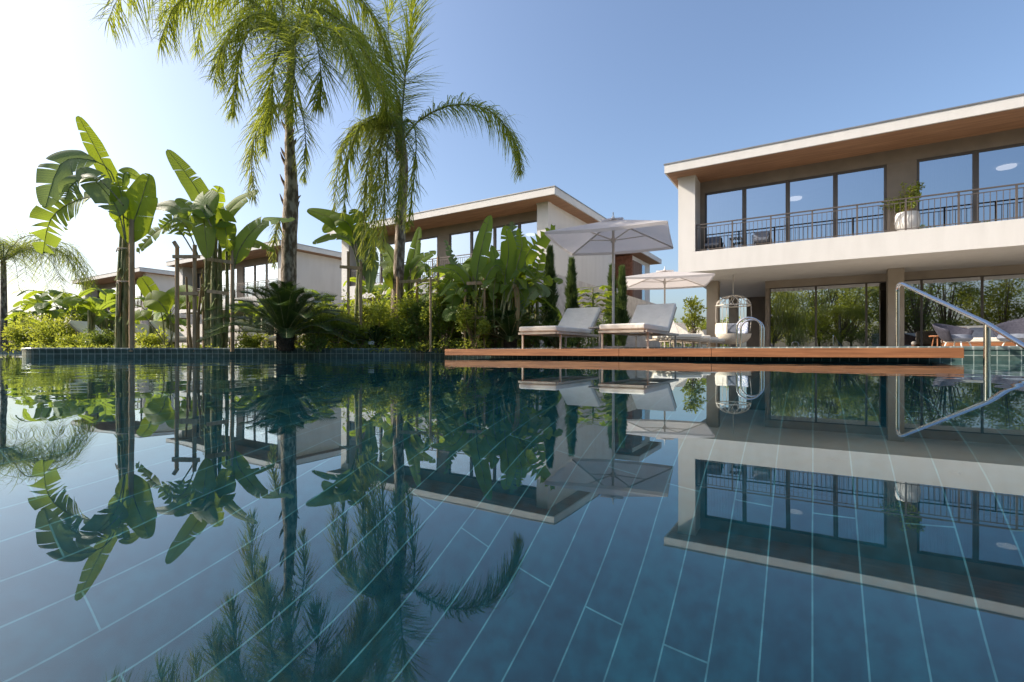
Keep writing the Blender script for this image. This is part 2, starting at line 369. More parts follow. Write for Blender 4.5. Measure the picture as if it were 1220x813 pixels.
for x0, x1 in ((-3.188, -3.05), (1.76, 2.41), (7.24, 7.298)): b.box(x0, x1, 17.15, 17.35, Z2+.002, 5.328)
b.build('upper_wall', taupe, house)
wx = [(-3.048,-1.865), (-1.862,-.655), (-.652,.56), (.563,1.757), (2.413,3.61), (3.613,4.81), (4.813,6.01), (6.013,7.237)]
for x0, x1 in wx: win(house, x0, x1, 17.21, Z2+.004, 5.326, framem, glass_up, t=.058, dep=.08)
for x0, x1 in ((-2.95,-1.9), (.62,1.7), (2.5,3.55)):
    b = MB(); curtain(b, x0, x1, 17.6, Z2+.02, 5.55); b.build('curtain', sheer, house)
b = MB(); b.box(-3.18, 7.29, 17.36, 23.39, 5.60, 5.66); b.build('ceiling', stucco, house)
for u_, v_ in ((-.55, 20.3), (4.9, 20.1)):
    b = MB(); b.lathe((u_, v_, 5.54), [(0,.0),(.2,.0),(.22,.02),(.22,.05)], 28); b.build('ceiling_lamp', lampm, house)
# roof
b = MB(); b.box(-3.99, 8.36, 15.70, 24.3, ZR, ZT); rf = b.build('roof', stucco, house)
b = MB(); b.box(-3.93, 8.30, 15.76, 24.24, ZR-.012, ZR-.002); b.build('soffit', wood_s, rf)
b = MB(); b.box(-4.01, 8.38, 15.68, 15.76, ZT+.001, ZT+.035); b.box(-4.01,-3.93,15.761,24.3,ZT+.001,ZT+.035); b.box(8.30,8.38,15.761,24.3,ZT+.001,ZT+.035); b.build('flashing', flash, rf)
# railing
b = MB(); b.box(-3.188, 7.298, 16.395, 16.445, 4.105, 4.135); rl = b.build('balcony_railing', railm, house)
b = MB(); b.box(-3.18, 7.29, 16.41, 16.43, 4.015, 4.035); b.build('lower_rail', railm, rl)
b = MB(); b.box(-3.18, 7.29, 16.41, 16.43, 3.315, 3.335); b.build('bottom_rail', railm, rl)
x = -3.16; k = 0
while x < 7.29:
    post = (k % 9 == 0); b = MB()
    if post: b.box(x-.02, x+.02, 16.40, 16.44, Z2+.001, 4.103); b.build('post', railm, rl)
    else: b.box(x-.0065, x+.0065, 16.413, 16.427, 3.336, 4.014); b.build('baluster', railm, rl)
    x += .1165; k += 1
# ground floor
for u_ in (-3.09, 2.16, 7.2):
    b = MB(); b.box(u_-.2, u_+.2, 18.85, 19.25, .1, Z1-.001); b.build('column', colm, house, bevel=.01)
b = MB(); b.box(-3.42, -3.02, 25.3, 25.7, .1, Z1-.001); b.build('column', colm, house, bevel=.01)
b = MB(); b.box(-1.47, 7.31, 19.93, 20.15, 2.38, Z1-.001); b.build('lintel', colm, house)
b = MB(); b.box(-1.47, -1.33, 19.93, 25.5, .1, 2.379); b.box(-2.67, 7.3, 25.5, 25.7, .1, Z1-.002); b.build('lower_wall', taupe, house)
for k in range(6):
    x0 = -1.328+1.42*k; win(house, x0, x0+1.418, 20.03, .15, 2.378, framem, glass_lo, t=.028, dep=.05)
b = MB(); curtain(b, -1.25, -.1, 20.35, .16, 2.5, .1, .04); b.build('curtain', sheer, house)
# rear wing with brick return and timber slats
b = MB(); b.box(3, 8.18, 25.05, 28.3, .1, 5.1); wg = b.build('rear_wing', stucco, house)
b = MB(); b.box(3, 8.2, 24.95, 25.04, .1, 5.1); b.build('brick_face', brickm, wg)
b = MB()
for k in range(12): b.box(8.182, 8.23, 25.1+k*.125, 25.2+k*.125, 2.3, 4.85)
b.build('slat_screen', slatm, wg)
b = MB(); b.box(8.182, 8.21, 26.7, 27.2, 2.3, 4.85); b.build('window', glass_up, wg)
b = MB(); b.box(2.7, 8.75, 24.5, 28.7, 5.15, 5.40); wr = b.build('wing_roof', stucco, house)
b = MB(); b.box(2.8, 8.69, 24.56, 28.64, 5.138, 5.148); b.build('soffit', wood_s, wr)
hl = ['just left of the white parasols, half hidden by banana leaves', 'behind the big cycad and the thick palm trunk',
      'smallest and farthest, at the left behind the staked banana plant']
for k in range(3):
    c = copy_tree(house); c.location.x = -16.2*(k+1); c['label'] = HL+hl[k]

# garden wall beside the second villa
b = MB(); b.box(-6.75, -6.55, 10.4, 25, .1, 2.42)
tag(b.build('garden_wall', stonewall), 'pale stone garden wall behind the narrow cypresses beside the loungers', 'wall')
b = MB(); b.box(-30, -22.5, 13.2, 13.4, .1, 1.5)
tag(b.build('garden_wall', stonewall), 'low pale wall behind the cycad and its dry stems', 'wall')
b = MB(); b.box(-58, -47, 13.8, 14.0, .1, 2.0)
tag(b.build('garden_wall', stonewall), 'low white wall at the far left behind the feathery palm', 'wall')

# ------------------------------------------------------------------ outdoor furniture
def cushion_box(x0, x1, y0, y1, z0, z1):
    b = MB(); b.box(x0, x1, y0, y1, z0, z1); return b
def make_lounger(loc, label):
    t = thing('sun_lounger', loc, label, 'lounger', 'sun loungers on the terrace')
    x0, y0, z0 = loc; W = .35
    def P(x, y, z): return Vector((x0+x, y0+y, z0+z))
    b = MB()
    for sx in (-1, 1): b.box(x0+sx*W-.02, x0+sx*W+.02, y0+.02, y0+1.98, z0+.24, z0+.275)
    b.box(x0-W+.021, x0+W-.021, y0, y0+.04, z0+.24, z0+.275); b.box(x0-W+.021, x0+W-.021, y0+1.94, y0+1.98, z0+.24, z0+.275)
    b.box(x0-W+.021, x0+W-.021, y0+1.36, y0+1.40, z0+.24, z0+.272)
    b.build('frame', lframe, t)
    for sx in (-1, 1):
        for yy in (.14, 1.82):
            b = MB(); b.box(x0+sx*W-.014, x0+sx*W+.014, y0+yy-.014, y0+yy+.014, z0, z0+.239); b.build('leg', lframe, t)
    for sx in (-1, 1):
        b = MB(); b.bar(P(sx*.25, 1.75, .26), P(sx*.25, 1.8, .56), .02); b.build('back_prop', lframe, t)
    b = cushion_box(x0-W, x0+W, y0+.0, y0+1.40, z0+.282, z0+.372); b.build('seat_cushion', cushion, t, bevel=.028)
    b = MB(); d = Vector((0, math.cos(R(41)), math.sin(R(41)))); nn = Vector((0, -d.z, d.y))
    c = P(0, 1.40, .30)+d*.345+nn*.045
    b.obox(c, Vector((W, 0, 0)), nn*.045, d*.345); b.build('back_cushion', cushion, t, bevel=.028)
    b = MB(); b.obox(c-nn*.058, Vector((W, 0, 0)), nn*.01, d*.34); b.build('back_panel', lframe, t)
    return t
lg = make_lounger((-3.80, 6.98, .142), 'cream sun lounger beside the palms, half shaded, nearest to the garden')
l2 = copy_tree(lg); l2.location = (-2.395, 6.98, .142); l2['label'] = 'large cream sun lounger right of the umbrella pole, facing the pool'
lab = ['first of the angled loungers behind the big one', 'second angled lounger, its raised back just right of the first', 'third angled lounger under the farther umbrella',
       'fourth angled lounger, partly behind the row', 'fifth angled lounger, near the hanging chair', 'farthest angled lounger, by the hanging chair and column']
for k, (px, D) in enumerate([(835, 11.2), (846, 12.6), (855, 14.0), (863, 15.5), (871, 17.2), (877, 19.0)]):
    c = copy_tree(lg); p = at(px, 418, D); c.location = (p.x-.3, p.y, .145); c.rotation_euler = (0, 0, R(33)); c['label'] = 'cream sun lounger, '+lab[k]
def side_table(loc, label):
    t = thing('side_table', loc, label, 'side table', 'low side tables by the loungers'); x, y, z = loc
    b = MB(); b.lathe((x, y, z), [(0,.36),(.2,.36),(.205,.37),(.2,.38),(0,.38)], 28); b.build('table_top', polem, t)
    b = MB(); b.tube([(x,y,z+.01),(x,y,z+.36)], .018, 10); b.build('leg', lframe, t)
    b = MB(); b.lathe((x, y, z), [(0,.0),(.14,.0),(.14,.012),(0,.015)], 24); b.build('base', lframe, t)
side_table((-3.13, 8.0, .142), 'small round side table between the two nearest loungers')

def umbrella(c, ang, half, zc, zp, label):
    t = thing('parasol', (c[0], c[1], .145), label, 'umbrella', 'white square parasols')
    cx, cy = c
    b = MB(); b.tube([(cx,cy,.15),(cx,cy,zp+.02)], .024, 14); b.build('pole', polem, t)
    b = MB(); b.box(cx-.28, cx+.28, cy-.28, cy+.28, .145, .20); b.build('base', lframe, t, bevel=.01)
    b = MB(); b.lathe((cx,cy,zp), [(.0,.0),(.035,.0),(.03,.05),(.012,.07),(.012,.13),(0,.14)], 14); b.build('finial', potm, t)
    cr = []
    for k in range(4):
        a = ang+R(45+90*k); cr.append(Vector((cx+half*1.414*math.cos(a), cy+half*1.414*math.sin(a), zc)))
    top = Vector((cx, cy, zp)); b = MB(); N = 10; low = []
    for k in range(4):
        A, B = cr[k], cr[(k+1) % 4]; V = []; F = []; idx = {}
        for i in range(N+1):
            s_ = i/N
            for j in range(N+1):
                tt = j/N; p = top.lerp(A.lerp(B, tt), s_)
                sag = .05*math.sin(math.pi*tt)*s_*math.sin(math.pi*min(1, s_*.6+.2)); p = p-Vector((0, 0, sag))
                idx[i, j] = len(V); V.append(p)
        for i in range(N):
            for j in range(N): F.append((idx[i,j], idx[i+1,j], idx[i+1,j+1], idx[i,j+1]))
        b.add(V, F)
        V = [A.lerp(B, j/N)-Vector((0, 0, .05*math.sin(math.pi*j/N)*math.sin(math.pi*.8))) for j in range(N+1)]
        V += [p-Vector((0, 0, .055)) for p in V]; b.add(V, [(j, j+1, N+2+j, N+1+j) for j in range(N)])
    b.smooth = True; b.build('canopy', canvas_, t)
    b = MB(); V = []
    for k in range(4): V.append(top.lerp(cr[k], .2)+Vector((0,0,.045)))
    b.add([top+Vector((0,0,.03))]+V, [(0,1,2),(0,2,3),(0,3,4),(0,4,1)]); b.build('vent_cap', canvas_, t)
    hub = Vector((cx, cy, zc-.02))
    b = MB(); b.lathe((cx,cy,zc-.06), [(.0,.0),(.045,.0),(.045,.08),(0,.08)], 14); b.build('hub', polem, t)
    mids = [(cr[k]+cr[(k+1) % 4])/2 for k in range(4)]
    for q in cr:
        b = MB(); b.bar(top-Vector((0,0,.03)), q-Vector((0,0,.03)), .018, .022); b.build('rib', polem, t)
        b = MB(); b.bar(hub, top.lerp(q, .52)-Vector((0,0,.04)), .014, .018); b.build('strut', polem, t)
    return t
umbrella((-3.17, 8.78), R(11), 1.02, 2.19, 2.56, 'large white parasol standing between the two nearest loungers')
umbrella((-3.65, 14.4), R(16), 1.2, 2.12, 2.42, 'smaller-looking white parasol farther back, above the angled loungers')

def hoop(cx, cy, label):
    b = MB(); P = []; hw = .165; z0, z1 = .1, .62
    P.append((cx-hw, cy, z0))
    P.append((cx-hw, cy, z1-hw*.9))
    for k in range(0, 13):
        a = math.pi-math.pi*k/12; P.append((cx+hw*math.cos(a), cy, z1-hw*.9+hw*.9*math.sin(a)))
    P.append((cx+hw, cy, z0)); b.tube(P, .015, 12)
    return b
t = thing('pool_ladder', (-1.05, 8.3, .14), 'polished steel pool ladder hoops rising behind the deck', 'pool ladder')
for k, dx in enumerate((0, .06)):
    q = at(892+k*4, 418, 7.5+k*.45)
    hoop(q.x, q.y, '').build('rail', steel, t)
# stair handrail
t = thing('handrail', (.94, 8.1, .14), 'tall polished steel handrail sloping down into the water at the right', 'handrail')
p1 = at(1069, 337, 6.4); p1b = at(1069, 418, 6.4); p1b.z = .1
pm = at(1176, 385.5, 4.6); pe = at(1222, 413.5, 4.05); pe2 = at(1275, 437, 3.6); pe3 = Vector((pe2.x, pe2.y, -.6))
d = (pm-p1).normalized(); P = [p1b, Vector((p1.x, p1.y, p1.z-.12))]
c0 = Vector((p1.x, p1.y, p1.z-.12)); c1 = Vector((p1.x, p1.y, p1.z+.02)); c2 = p1+d*.22+Vector((0,0,.015))
for k in range(1, 9):
    tt = k/8; P.append(c0*(1-tt)**2+c1*2*tt*(1-tt)+c2*tt*tt)
P += [pm, pe, pe2, pe3]
b = MB(); b.tube(P, .022, 14); b.build('rail', steel, t)
b = MB(); b.tube([pm-Vector((0,0,.0)), Vector((pm.x, pm.y, -1.38))], .026, 14); b.build('post', steel, t)
b = MB(); b.lathe((p1.x, p1.y, .145), [(0,0),(.06,0),(.06,.012),(0,.014)], 18); b.build('base_plate', steel, t)

# hanging chair
hx, hy = -2.25, 17.7
t = thing('hanging_chair', (hx, hy, .3), 'round pale wicker hanging chair with cushions under the villa slab', 'hanging chair')
b = MB(); b.tube([(hx,hy,1.94),(hx,hy,2.63)], .014, 8); b.build('hanging_rod', polem, t)
b = MB(); N = 14
def cage(a, s_):
    r_ = .50+.04*math.sin(math.pi*s_); z = .75+1.2*s_
    if s_ > .72: q = (s_-.72)/.28; r_ = .53*math.cos(q*math.pi/2*.98); z = .75+1.2*.72+.34*math.sin(q*math.pi/2)
    return Vector((hx+r_*math.cos(a), hy+r_*math.sin(a), z))
for k in range(6):
    a = 2*math.pi*k/6; b.tube([cage(a, i/10*.72) for i in range(11)], .010, 6)
for sgn in (1, -1):
    for k in range(12):
        a = 2*math.pi*k/12; b.tube([cage(a+sgn*.5*(s_-.72)/.28, s_) for s_ in [.72+.28*i/8 for i in range(9)]], .009, 6)
b.tube([cage(2*math.pi*k/24, .72) for k in range(25)], .018, 6); b.build('cage', wicker, t)
b = MB(); b.lathe((hx,hy,0), [(0,.34),(.28,.36),(.42,.44),(.52,.56),(.55,.68),(.52,.68),(.5,.60),(.40,.52),(0,.48)], 28); b.build('basket', wicker, t)
b = MB(); b.lathe((hx,hy,0), [(0,.49),(.4,.54),(.47,.62),(.42,.68),(0,.70)], 24); b.build('seat_cushion', cushion, t)
for dx, dy, m_ in ((-.35,-.1,cushion), (.30,-.22,bluepil), (-.1,.25,greypil)):
    b = MB(); c = Vector((hx+dx, hy+dy, .86)); a = rnd(-.5, .5)
    b.obox(c, Vector((.2*math.cos(a), .2*math.sin(a), 0)), Vector((-.05*math.sin(a), .05*math.cos(a), .02)), Vector((0, .05, .18)))
    b.build('pillow', m_, t, bevel=.05)

# terrace lounge at the right edge
def fan_chair(px, D, rz, sc_, label):
    p = at(px, 418, D); t = thing('lounge_chair', (p.x, p.y, .145), label, 'lounge chair', 'grey woven lounge chairs')
    b = MB(); V = []; F = []; n1, n2 = 16, 8
    for i in range(n1+1):
        a = R(-100+200*i/n1)
        hgt = .70*sc_*(.42+.58*math.cos(a*.5)**2)
        for j in range(n2+1):
            s_ = j/n2; r_ = sc_*(.28+.30*s_**.8); V.append((p.x+r_*math.sin(a), p.y+r_*math.cos(a), .145+.22+(hgt-.22+.12)*s_**1.25))
    for i in range(n1):
        for j in range(n2): k = i*(n2+1)+j; F.append((k, k+n2+1, k+n2+2, k+1))
    b.add(V, F); b.smooth = True; o = b.build('woven_shell', shell, t)
    md = o.modifiers.new('t', 'SOLIDIFY'); md.thickness = .03
    b = MB(); b.lathe((p.x, p.y, .145), [(0,.20),(.28*sc_,.20),(.36*sc_,.27),(.33*sc_,.36),(0,.38)], 24); b.build('seat_cushion', greypil, t)
    for k in range(4):
        a = R(45+90*k); b = MB(); b.tube([(p.x+.2*math.cos(a), p.y+.2*math.sin(a), .145+.21),(p.x+.28*math.cos(a), p.y+.28*math.sin(a), .147)], .014, 8); b.build('leg', potm, t)
    t.rotation_euler.z = rz
fan_chair(1141, 12.0, R(50), .78, 'grey woven fan-backed lounge chair left of the cushioned daybed')
fan_chair(1212, 11.6, R(-60), .98, 'grey woven fan-backed lounge chair at the right edge behind the handrail')
p = at(1172, 418, 13.0); x, y = p.x, p.y
t = thing('daybed', (x, y, .145), 'low wooden daybed with cream mattress and grey and patterned pillows', 'daybed')
b = MB(); b.box(x-.8, x+.8, y-.45, y+.45, .22, .33); b.build('base', wood_d, t, bevel=.01)
for sx in (-.7, .7):
    for sy in (-.38, .38): b = MB(); b.box(x+sx-.03, x+sx+.03, y+sy-.03, y+sy+.03, .146, .219); b.build('leg', potm, t)
b = MB(); b.box(x-.8, x+.8, y-.45, y+.45, .335, .46); b.build('mattress', cushion, t, bevel=.04)
b = MB(); b.obox((x, y+.38, .63), Vector((.78,0,0)), Vector((0,.07,.02)), Vector((0,.04,.17))); b.build('back_cushion', cushion, t, bevel=.05)
b = MB(); b.obox((x+.1, y+.15, .60), Vector((.36,0,0)), Vector((0,.06,.02)), Vector((0,.06,.13))); b.build('pillow', greypil, t, bevel=.045)
b = MB(); b.obox((x-.5, y+.1, .60), Vector((.2,.05,0)), Vector((0,.06,.02)), Vector((.03,.06,.15))); b.build('pillow', redpil, t, bevel=.045)
p = at(1117, 418, 12.5); t = thing('stool_table', (p.x, p.y, .145), 'small round wooden side table left of the grey woven chairs', 'side table')
b = MB(); b.lathe((p.x,p.y,.145), [(0,.33),(.17,.33),(.18,.345),(.17,.36),(0,.36)], 24); b.build('table_top', wood_d, t)
for k in range(3):
    a = R(120*k+20); b = MB(); b.tube([(p.x+.08*math.cos(a),p.y+.08*math.sin(a),.475),(p.x+.14*math.cos(a),p.y+.14*math.sin(a),.146)], .014, 8); b.build('leg', wood_d, t)

# balcony furniture and planters
def armchair(x, y, z, label):
    t = thing('armchair', (x, y, z), label, 'armchair', 'grey balcony armchairs')
    for sx in (-.28, .28):
        b = MB(); b.tube([(x+sx,y-.26,z),(x+sx,y-.28,z+.5),(x+sx,y+.1,z+.56),(x+sx,y+.28,z+.52),(x+sx,y+.26,z)], .014, 8); b.build('side_frame', black, t)
    b = MB(); b.box(x-.26,x+.26,y-.26,y+.24,z+.26,z+.38); b.build('seat_cushion', greypil, t, bevel=.03)
    b = MB(); b.obox((x,y+.26,z+.55), Vector((.26,0,0)), Vector((0,.05,-.01)), Vector((0,.05,.2))); b.build('back_cushion', greypil, t, bevel=.03)
    for k in range(5):
        b = MB(); b.box(x-.22+.1*k,x-.205+.1*k,y+.3,y+.315,z+.25,z+.75); b.build('back_slat', lframe, t)
    t.scale = (.82,.82,.74); return t
armchair(-2.75, 16.85, Z2+.005, 'grey armchair nearest the white corner wall on the right villa balcony')
armchair(-1.35, 16.85, Z2+.005, 'grey armchair right of the small table on the right villa balcony')
t = thing('side_table', (-2.05, 16.8, Z2), 'small slatted table between two balcony armchairs', 'side table'); b = MB()
for k in range(6): b.box(-2.23+.06*k, -2.19+.06*k, 16.62, 16.98, Z2+.36, Z2+.38)
b.build('table_top', black, t)
for sx in (-.16, .16):
    for sy in (-.16, .16): b = MB(); b.box(-2.05+sx-.012, -2.05+sx+.012, 16.8+sy-.012, 16.8+sy+.012, Z2+.003, Z2+.359); b.build('leg', black, t)

# ------------------------------------------------------------------ foliage builders
def leaf_quads(b, c, rx, ry, rz, n, size, aspect=.45, shellb=.5, up=.3):
    c = Vector(c)
    for _ in range(n):
        d_ = Vector((random.gauss(0,1), random.gauss(0,1), random.gauss(0,1)))
        if d_.length < .01: continue
        d_.normalize(); r_ = random.random()**shellb
        p = c+Vector((d_.x*rx*r_, d_.y*ry*r_, d_.z*rz*r_))
        t_ = (Vector((rnd(-1,1), rnd(-1,1), rnd(-.6,.9)))+d_*.6); t_.normalize()
        q = t_.cross(Vector((rnd(-1,1), rnd(-1,1), rnd(-1,1)+up))); 
        if q.length < .05: continue
        q.normalize(); L = size*rnd(.6, 1.25); W_ = L*aspect/2; nn = t_.cross(q)*L*.12
        b.add([p, p+t_*L*.45+q*W_+nn, p+t_*L, p+t_*L*.45-q*W_+nn], [(0,1,2,3)])
def blob_shrub(name, base, r_, h_, n, size, mat, label, cat, group=None, lobes=6):
    x, y, z = base; t = thing(name, (x, y, z), label, cat, group); b = MB(); s_ = MB()
    for k in range(lobes):
        a = rnd(0, 6.28); q = rnd(.2, .75)*r_; cz = z+h_*rnd(.3, .78); c = (x+q*math.cos(a), y+q*math.sin(a), cz)
        rr_ = r_*rnd(.35, .6); leaf_quads(b, c, rr_, rr_, min(rr_, h_*.35), n//lobes, size)
        s_.tube([(x+rnd(-.03,.03), y+rnd(-.03,.03), z-.02), ((x+c[0])/2, (y+c[1])/2, z+h_*.3), c], [.018,.013,.006], 5)
    for k in range(lobes):
        a = rnd(0, 6.28); e = Vector((x+r_*rnd(.5,1)*math.cos(a), y+r_*rnd(.5,1)*math.sin(a), z+h_*rnd(.6,1.1)))
        s_.tube([(x, y, z+.05), e], [.009,.003], 4); leaf_quads(b, e, .12, .12, .16, 24, size)
    leaf_quads(b, (x, y, z+.12), r_, r_, .14, n//8, size)
    b.build('foliage', mat, t); s_.build('stem', drystem, t); return t

def spline(P, n_):
    P = [Vector(p) for p in P]; out_ = []; m_ = len(P)-1
    for i in range(n_+1):
        s_ = i/n_*m_; k = min(int(s_), m_-1); t_ = s_-k
        p0, p1, p2, p3 = P[max(k-1,0)], P[k], P[k+1], P[min(k+2,m_)]
        out_.append(.5*((2*p1)+(-p0+p2)*t_+(2*p0-5*p1+4*p2-p3)*t_*t_+(-p0+3*p1-3*p2+p3)*t_**3))
    return out_
def blade(b, P, W, face, tear=.5, s0=.22, fold=.25, tipw=.9):
    """banana-like leaf: P = midrib points (petiole first); W half width"""
    n_ = 48; mid = spline(P, n_); L = sum((mid[i+1]-mid[i]).length for i in range(n_)); face = face.normalized()
    def fr(s_):
        x_ = s_*n_; k = min(int(x_), n_-1); t_ = x_-k; p = mid[k].lerp(mid[k+1], t_)
        tg = (mid[min(k+2, n_)]-mid[max(k-1, 0)]).normalized(); lat = tg.cross(face)
        if lat.length < .15: lat = tg.cross(face+Vector((.3,.4,.2)))
        lat.normalize(); nn = lat.cross(tg).normalized(); return p, tg, lat, nn
    def wid(s_):
        q = (s_-s0)/(1-s0); return W*min(1, (q/.16)**.6 if q > 0 else 0)*min(1, ((1-q)/.38)**.55 if q < 1 else 0)*(1-.12*q)
    for side in (-1, 1):
        s_ = s0
        while s_ < .995:
            ln = rnd(.03, .09) if random.random() < tear else rnd(.14, .36)
            e = min(1, s_+ln); 
            if 1-e < .04: e = 1
            m_ = max(2, int((e-s_)*40)); opn = random.random() < .25+.5*tear; gap = rnd(.006, .012+.045*tear*tear) if opn else .0006; dr = (rnd(-.05, .3) if opn else rnd(0, .08))*(.3+tear); tw = rnd(-.15, .15)*tear*(1 if opn else .2); sh = rnd(.86, 1.0) if opn else rnd(.96, 1.0)
            V = []; U = []
            for i in range(m_+1):
                q = s_+(e-s_)*i/m_; p, tg, lat, nn = fr(q); w_ = wid(q)*sh
                mid_s = (s_+e)/2
                for j, fx in enumerate((0, .35, .7, 1)):
                    sq = q+(mid_s-q)*min(1, gap*2/(e-s_))*fx
                    p2, tg2, lat2, nn2 = fr(sq)
                    V.append(p2+lat2*side*w_*fx+tg2*(w_*.28*fx)+nn2*(fold*w_*fx*(1-fx*.9) + tw*w_*fx*(i/m_-.5)*2)-Vector((0,0,1))*dr*w_*fx*fx)
                    U.append((fx, q))
            F = []; UU = []
            for i in range(m_):
                for j in range(3):
                    a = i*4+j; f = (a, a+4, a+5, a+1) if side > 0 else (a, a+1, a+5, a+4); F.append(f); UU.append([U[k] for k in f])
            b.add(V, F, UU); s_ = e
    b.smooth = True
    return mid
def banana_leaf(root, P, Wd, mat, face=None, tear=.45, s0=.25, pet=.014):
    b = MB()
    f = face if face is not None else (Vector((0, 0, .11))-Vector(P[-1])).normalized()*.6+Vector((rnd(-.25,.25), rnd(-.25,.25), .45))
    mid = blade(b, P, Wd, f, tear, s0); b.build('leaf', mat, root)
    s_ = MB(); s_.tube(mid[::4], [pet*(1-.8*i/12) for i in range(13)], 6); s_.build('leaf_stalk', culm, root.children[-1])
def px_leaf(root, D, pts, wpx, mat, tear=.45, s0=.25, face=None, dd=0):
    P = [at(p[0], p[1], D+(p[2] if len(p) > 2 else dd*i/len(pts))) for i, p in enumerate(pts)]
    banana_leaf(root, P, wpx/2*D/FP, mat, face, tear, s0)
def stems(root, D, specs, mat=culm):
    for x0, x1, ytop, r_ in specs:
        a = at(x0, 418, D+rnd(-.1, .1)); a.z = .1; e = at(x1, ytop, D+rnd(-.1, .1)); m_ = (a+e)/2+Vector((rnd(-.03,.03), rnd(-.03,.03), 0))
        b = MB(); b.tube(spline([a, m_, e], 8), [r_*(1.15-.6*i/8) for i in range(9)], 9); b.build('stem', mat, root)
def stake_frame(D, posts, bars, label, rp=.035):
    a = at(posts[0][0], 418, D); t = thing('stake_frame', (a.x, a.y, .12), label, 'plant stake', 'wooden stakes holding up the banana plants')
    for x, yt in posts:
        p = at(x, 418, D); p.z = .1; q = at(x, yt, D); b = MB(); b.tube([p, q], rp, 10); b.build('post', stake_m, t)
    for xa, ya, xb, yb in bars:
        b = MB(); b.bar(at(xa, ya, D-.05), at(xb, yb, D-.05), .035, .06); b.build('crossbar', stake_m, t)

# --- staked plant at the left
D = 9.1; a = at(150, 418, D)
t = thing('banana_plant', (a.x, a.y, .12), 'tall banana plant tied to a thick stake, torn leaves arching to the left', 'banana plant')
stems(t, D, [(141,149,230,.05), (146,151,235,.045), (150,152,240,.05), (143,146,290,.045), (155,153,280,.04), (147,155,250,.035)])
stems(t, D-.1, [(140,143,330,.03), (158,156,350,.03)], drystem)
px_leaf(t, D, [(148,262),(136,222),(118,185),(93,138)], 22, ban2, .3, .35)
px_leaf(t, D-.2, [(152,300),(158,270),(168,240),(178,207)], 40, ban2, .05, .12, face=Vector((.7,-.7,.2)))
px_leaf(t, D, [(147,250),(132,205),(104,190,-.2),(72,196,-.4),(54,248,-.5)], 40, ban3, .55, .40)
px_leaf(t, D-.3, [(152,262),(118,236),(86,241),(60,262),(51,303)], 42, ban, 1.0, .30)
px_leaf(t, D-.4, [(150,290),(140,250),(120,222),(96,200)], 36, ban3, .35, .25)
px_leaf(t, D+.1, [(151,260),(146,225),(150,205),(168,214,.1)], 16, ban, .7, .3)
px_leaf(t, D-.3, [(150,285),(147,262),(146,240),(140,215)], 28, ban2, .4, .2)
px_leaf(t, D-.5, [(147,245),(120,215),(100,212),(84,222),(78,238)], 26, ban3, .8, .3)
stake_frame(D-.2, [(157,262)], [], 'thick round stake tied to the leftmost tall banana plant', .045)
t = thing('rope_tie', at(150, 298, D-.25), 'jute rope tied round the banana stems and thick stake', 'rope')
for y_ in (297, 336):
    b = MB(); c = at(150, y_, D-.1); P = [c+Vector((.13*math.cos(k*.5), .12*math.sin(k*.5), .012*math.sin(k))) for k in range(27)]; b.tube(P, .012, 6)
    q = at(141, y_+2, D-.3); b.tube([q, q+Vector((-.05,0,.04)), q+Vector((-.09,0,-.01))], .01, 5); b.build('rope_loop', rope, t)

# --- clump in the middle of the planter
D = 9.4; a = at(250, 418, D)
t = thing('banana_plant', (a.x, a.y, .12), 'broad banana clump between timber stakes, one upright pointed leaf rising to the left', 'banana plant')
stems(t, D, [(248,250,285,.06), (256,256,280,.07), (262,262,290,.055), (251,246,300,.05), (268,270,300,.04)])
stems(t, D+.1, [(245,240,330,.05), (258,262,350,.06), (266,262,370,.05)], drystem)
px_leaf(t, D-.2, [(259,300),(252,262),(232,222),(199,178)], 26, ban, .35, .2)
px_leaf(t, D-.1, [(258,300),(262,268),(282,242),(308,227)], 26, ban2, .4, .2)
px_leaf(t, D-.3, [(277,340),(284,300),(312,266),(352,262)], 26, ban, .5, .2)
px_leaf(t, D-.5, [(257,262),(246,244),(243,262),(248,308)], 42, ban, .2, .1, face=Vector((.3,-.9,.3)))
px_leaf(t, D-.6, [(252,270),(240,250),(228,252),(222,262)], 34, ban, .6, .12)
px_leaf(t, D-.4, [(256,275),(240,255),(222,244),(213,236)], 22, ban, .5, .2)
px_leaf(t, D, [(240,300),(222,262),(205,246),(182,247)], 20, ban3, .6, .25)
px_leaf(t, D, [(230,300),(210,272),(186,276),(163,301)], 22, ban, .8, .2)
px_leaf(t, D+.2, [(262,300),(258,262),(256,240),(262,222)], 24, ban2, .4, .2)
px_leaf(t, D+.2, [(272,320),(278,296),(300,290),(328,300)], 16, ban, .6, .2)
px_leaf(t, D-.4, [(255,285),(262,262),(268,270),(272,300)], 30, ban2, .4, .15)
px_leaf(t, D-.3, [(236,305),(222,270),(206,262),(192,272)], 26, ban, .9, .2)
px_leaf(t, D+.3, [(262,330),(272,306),(286,296),(297,300)], 20, ban2, .5, .2)
stake_frame(D-.3, [(211,294),(232,292),(277,278)], [(206,306,238,306),(247,309,278,313),(247,347,272,350),(215,350,236,350),(207,288,212,296)], 'timber stakes with crossbars in front of the broad banana clump')
a = at(218, 418, D+.3)
t = thing('banana_plant', (a.x, a.y, .12), 'young banana plant with dull rounded leaves and dark bent stalks left of the timber stakes', 'banana plant')
px_leaf(t, D, [(200,416),(184,392),(170,376),(160,384)], 24, ban2, .2, .5)
px_leaf(t, D-.1, [(200,416),(206,390),(190,360),(172,358)], 30, ban2, .2, .5)
px_leaf(t, D+.1, [(205,416),(203,370),(212,352),(232,348)], 26, ban, .3, .4)
px_leaf(t, D+.2, [(228,416),(238,380),(228,362),(212,360)], 26, ban2, .1, .5)
px_leaf(t, D+.2, [(196,416),(193,376),(178,345),(168,330)], 18, ban2, .3, .5)
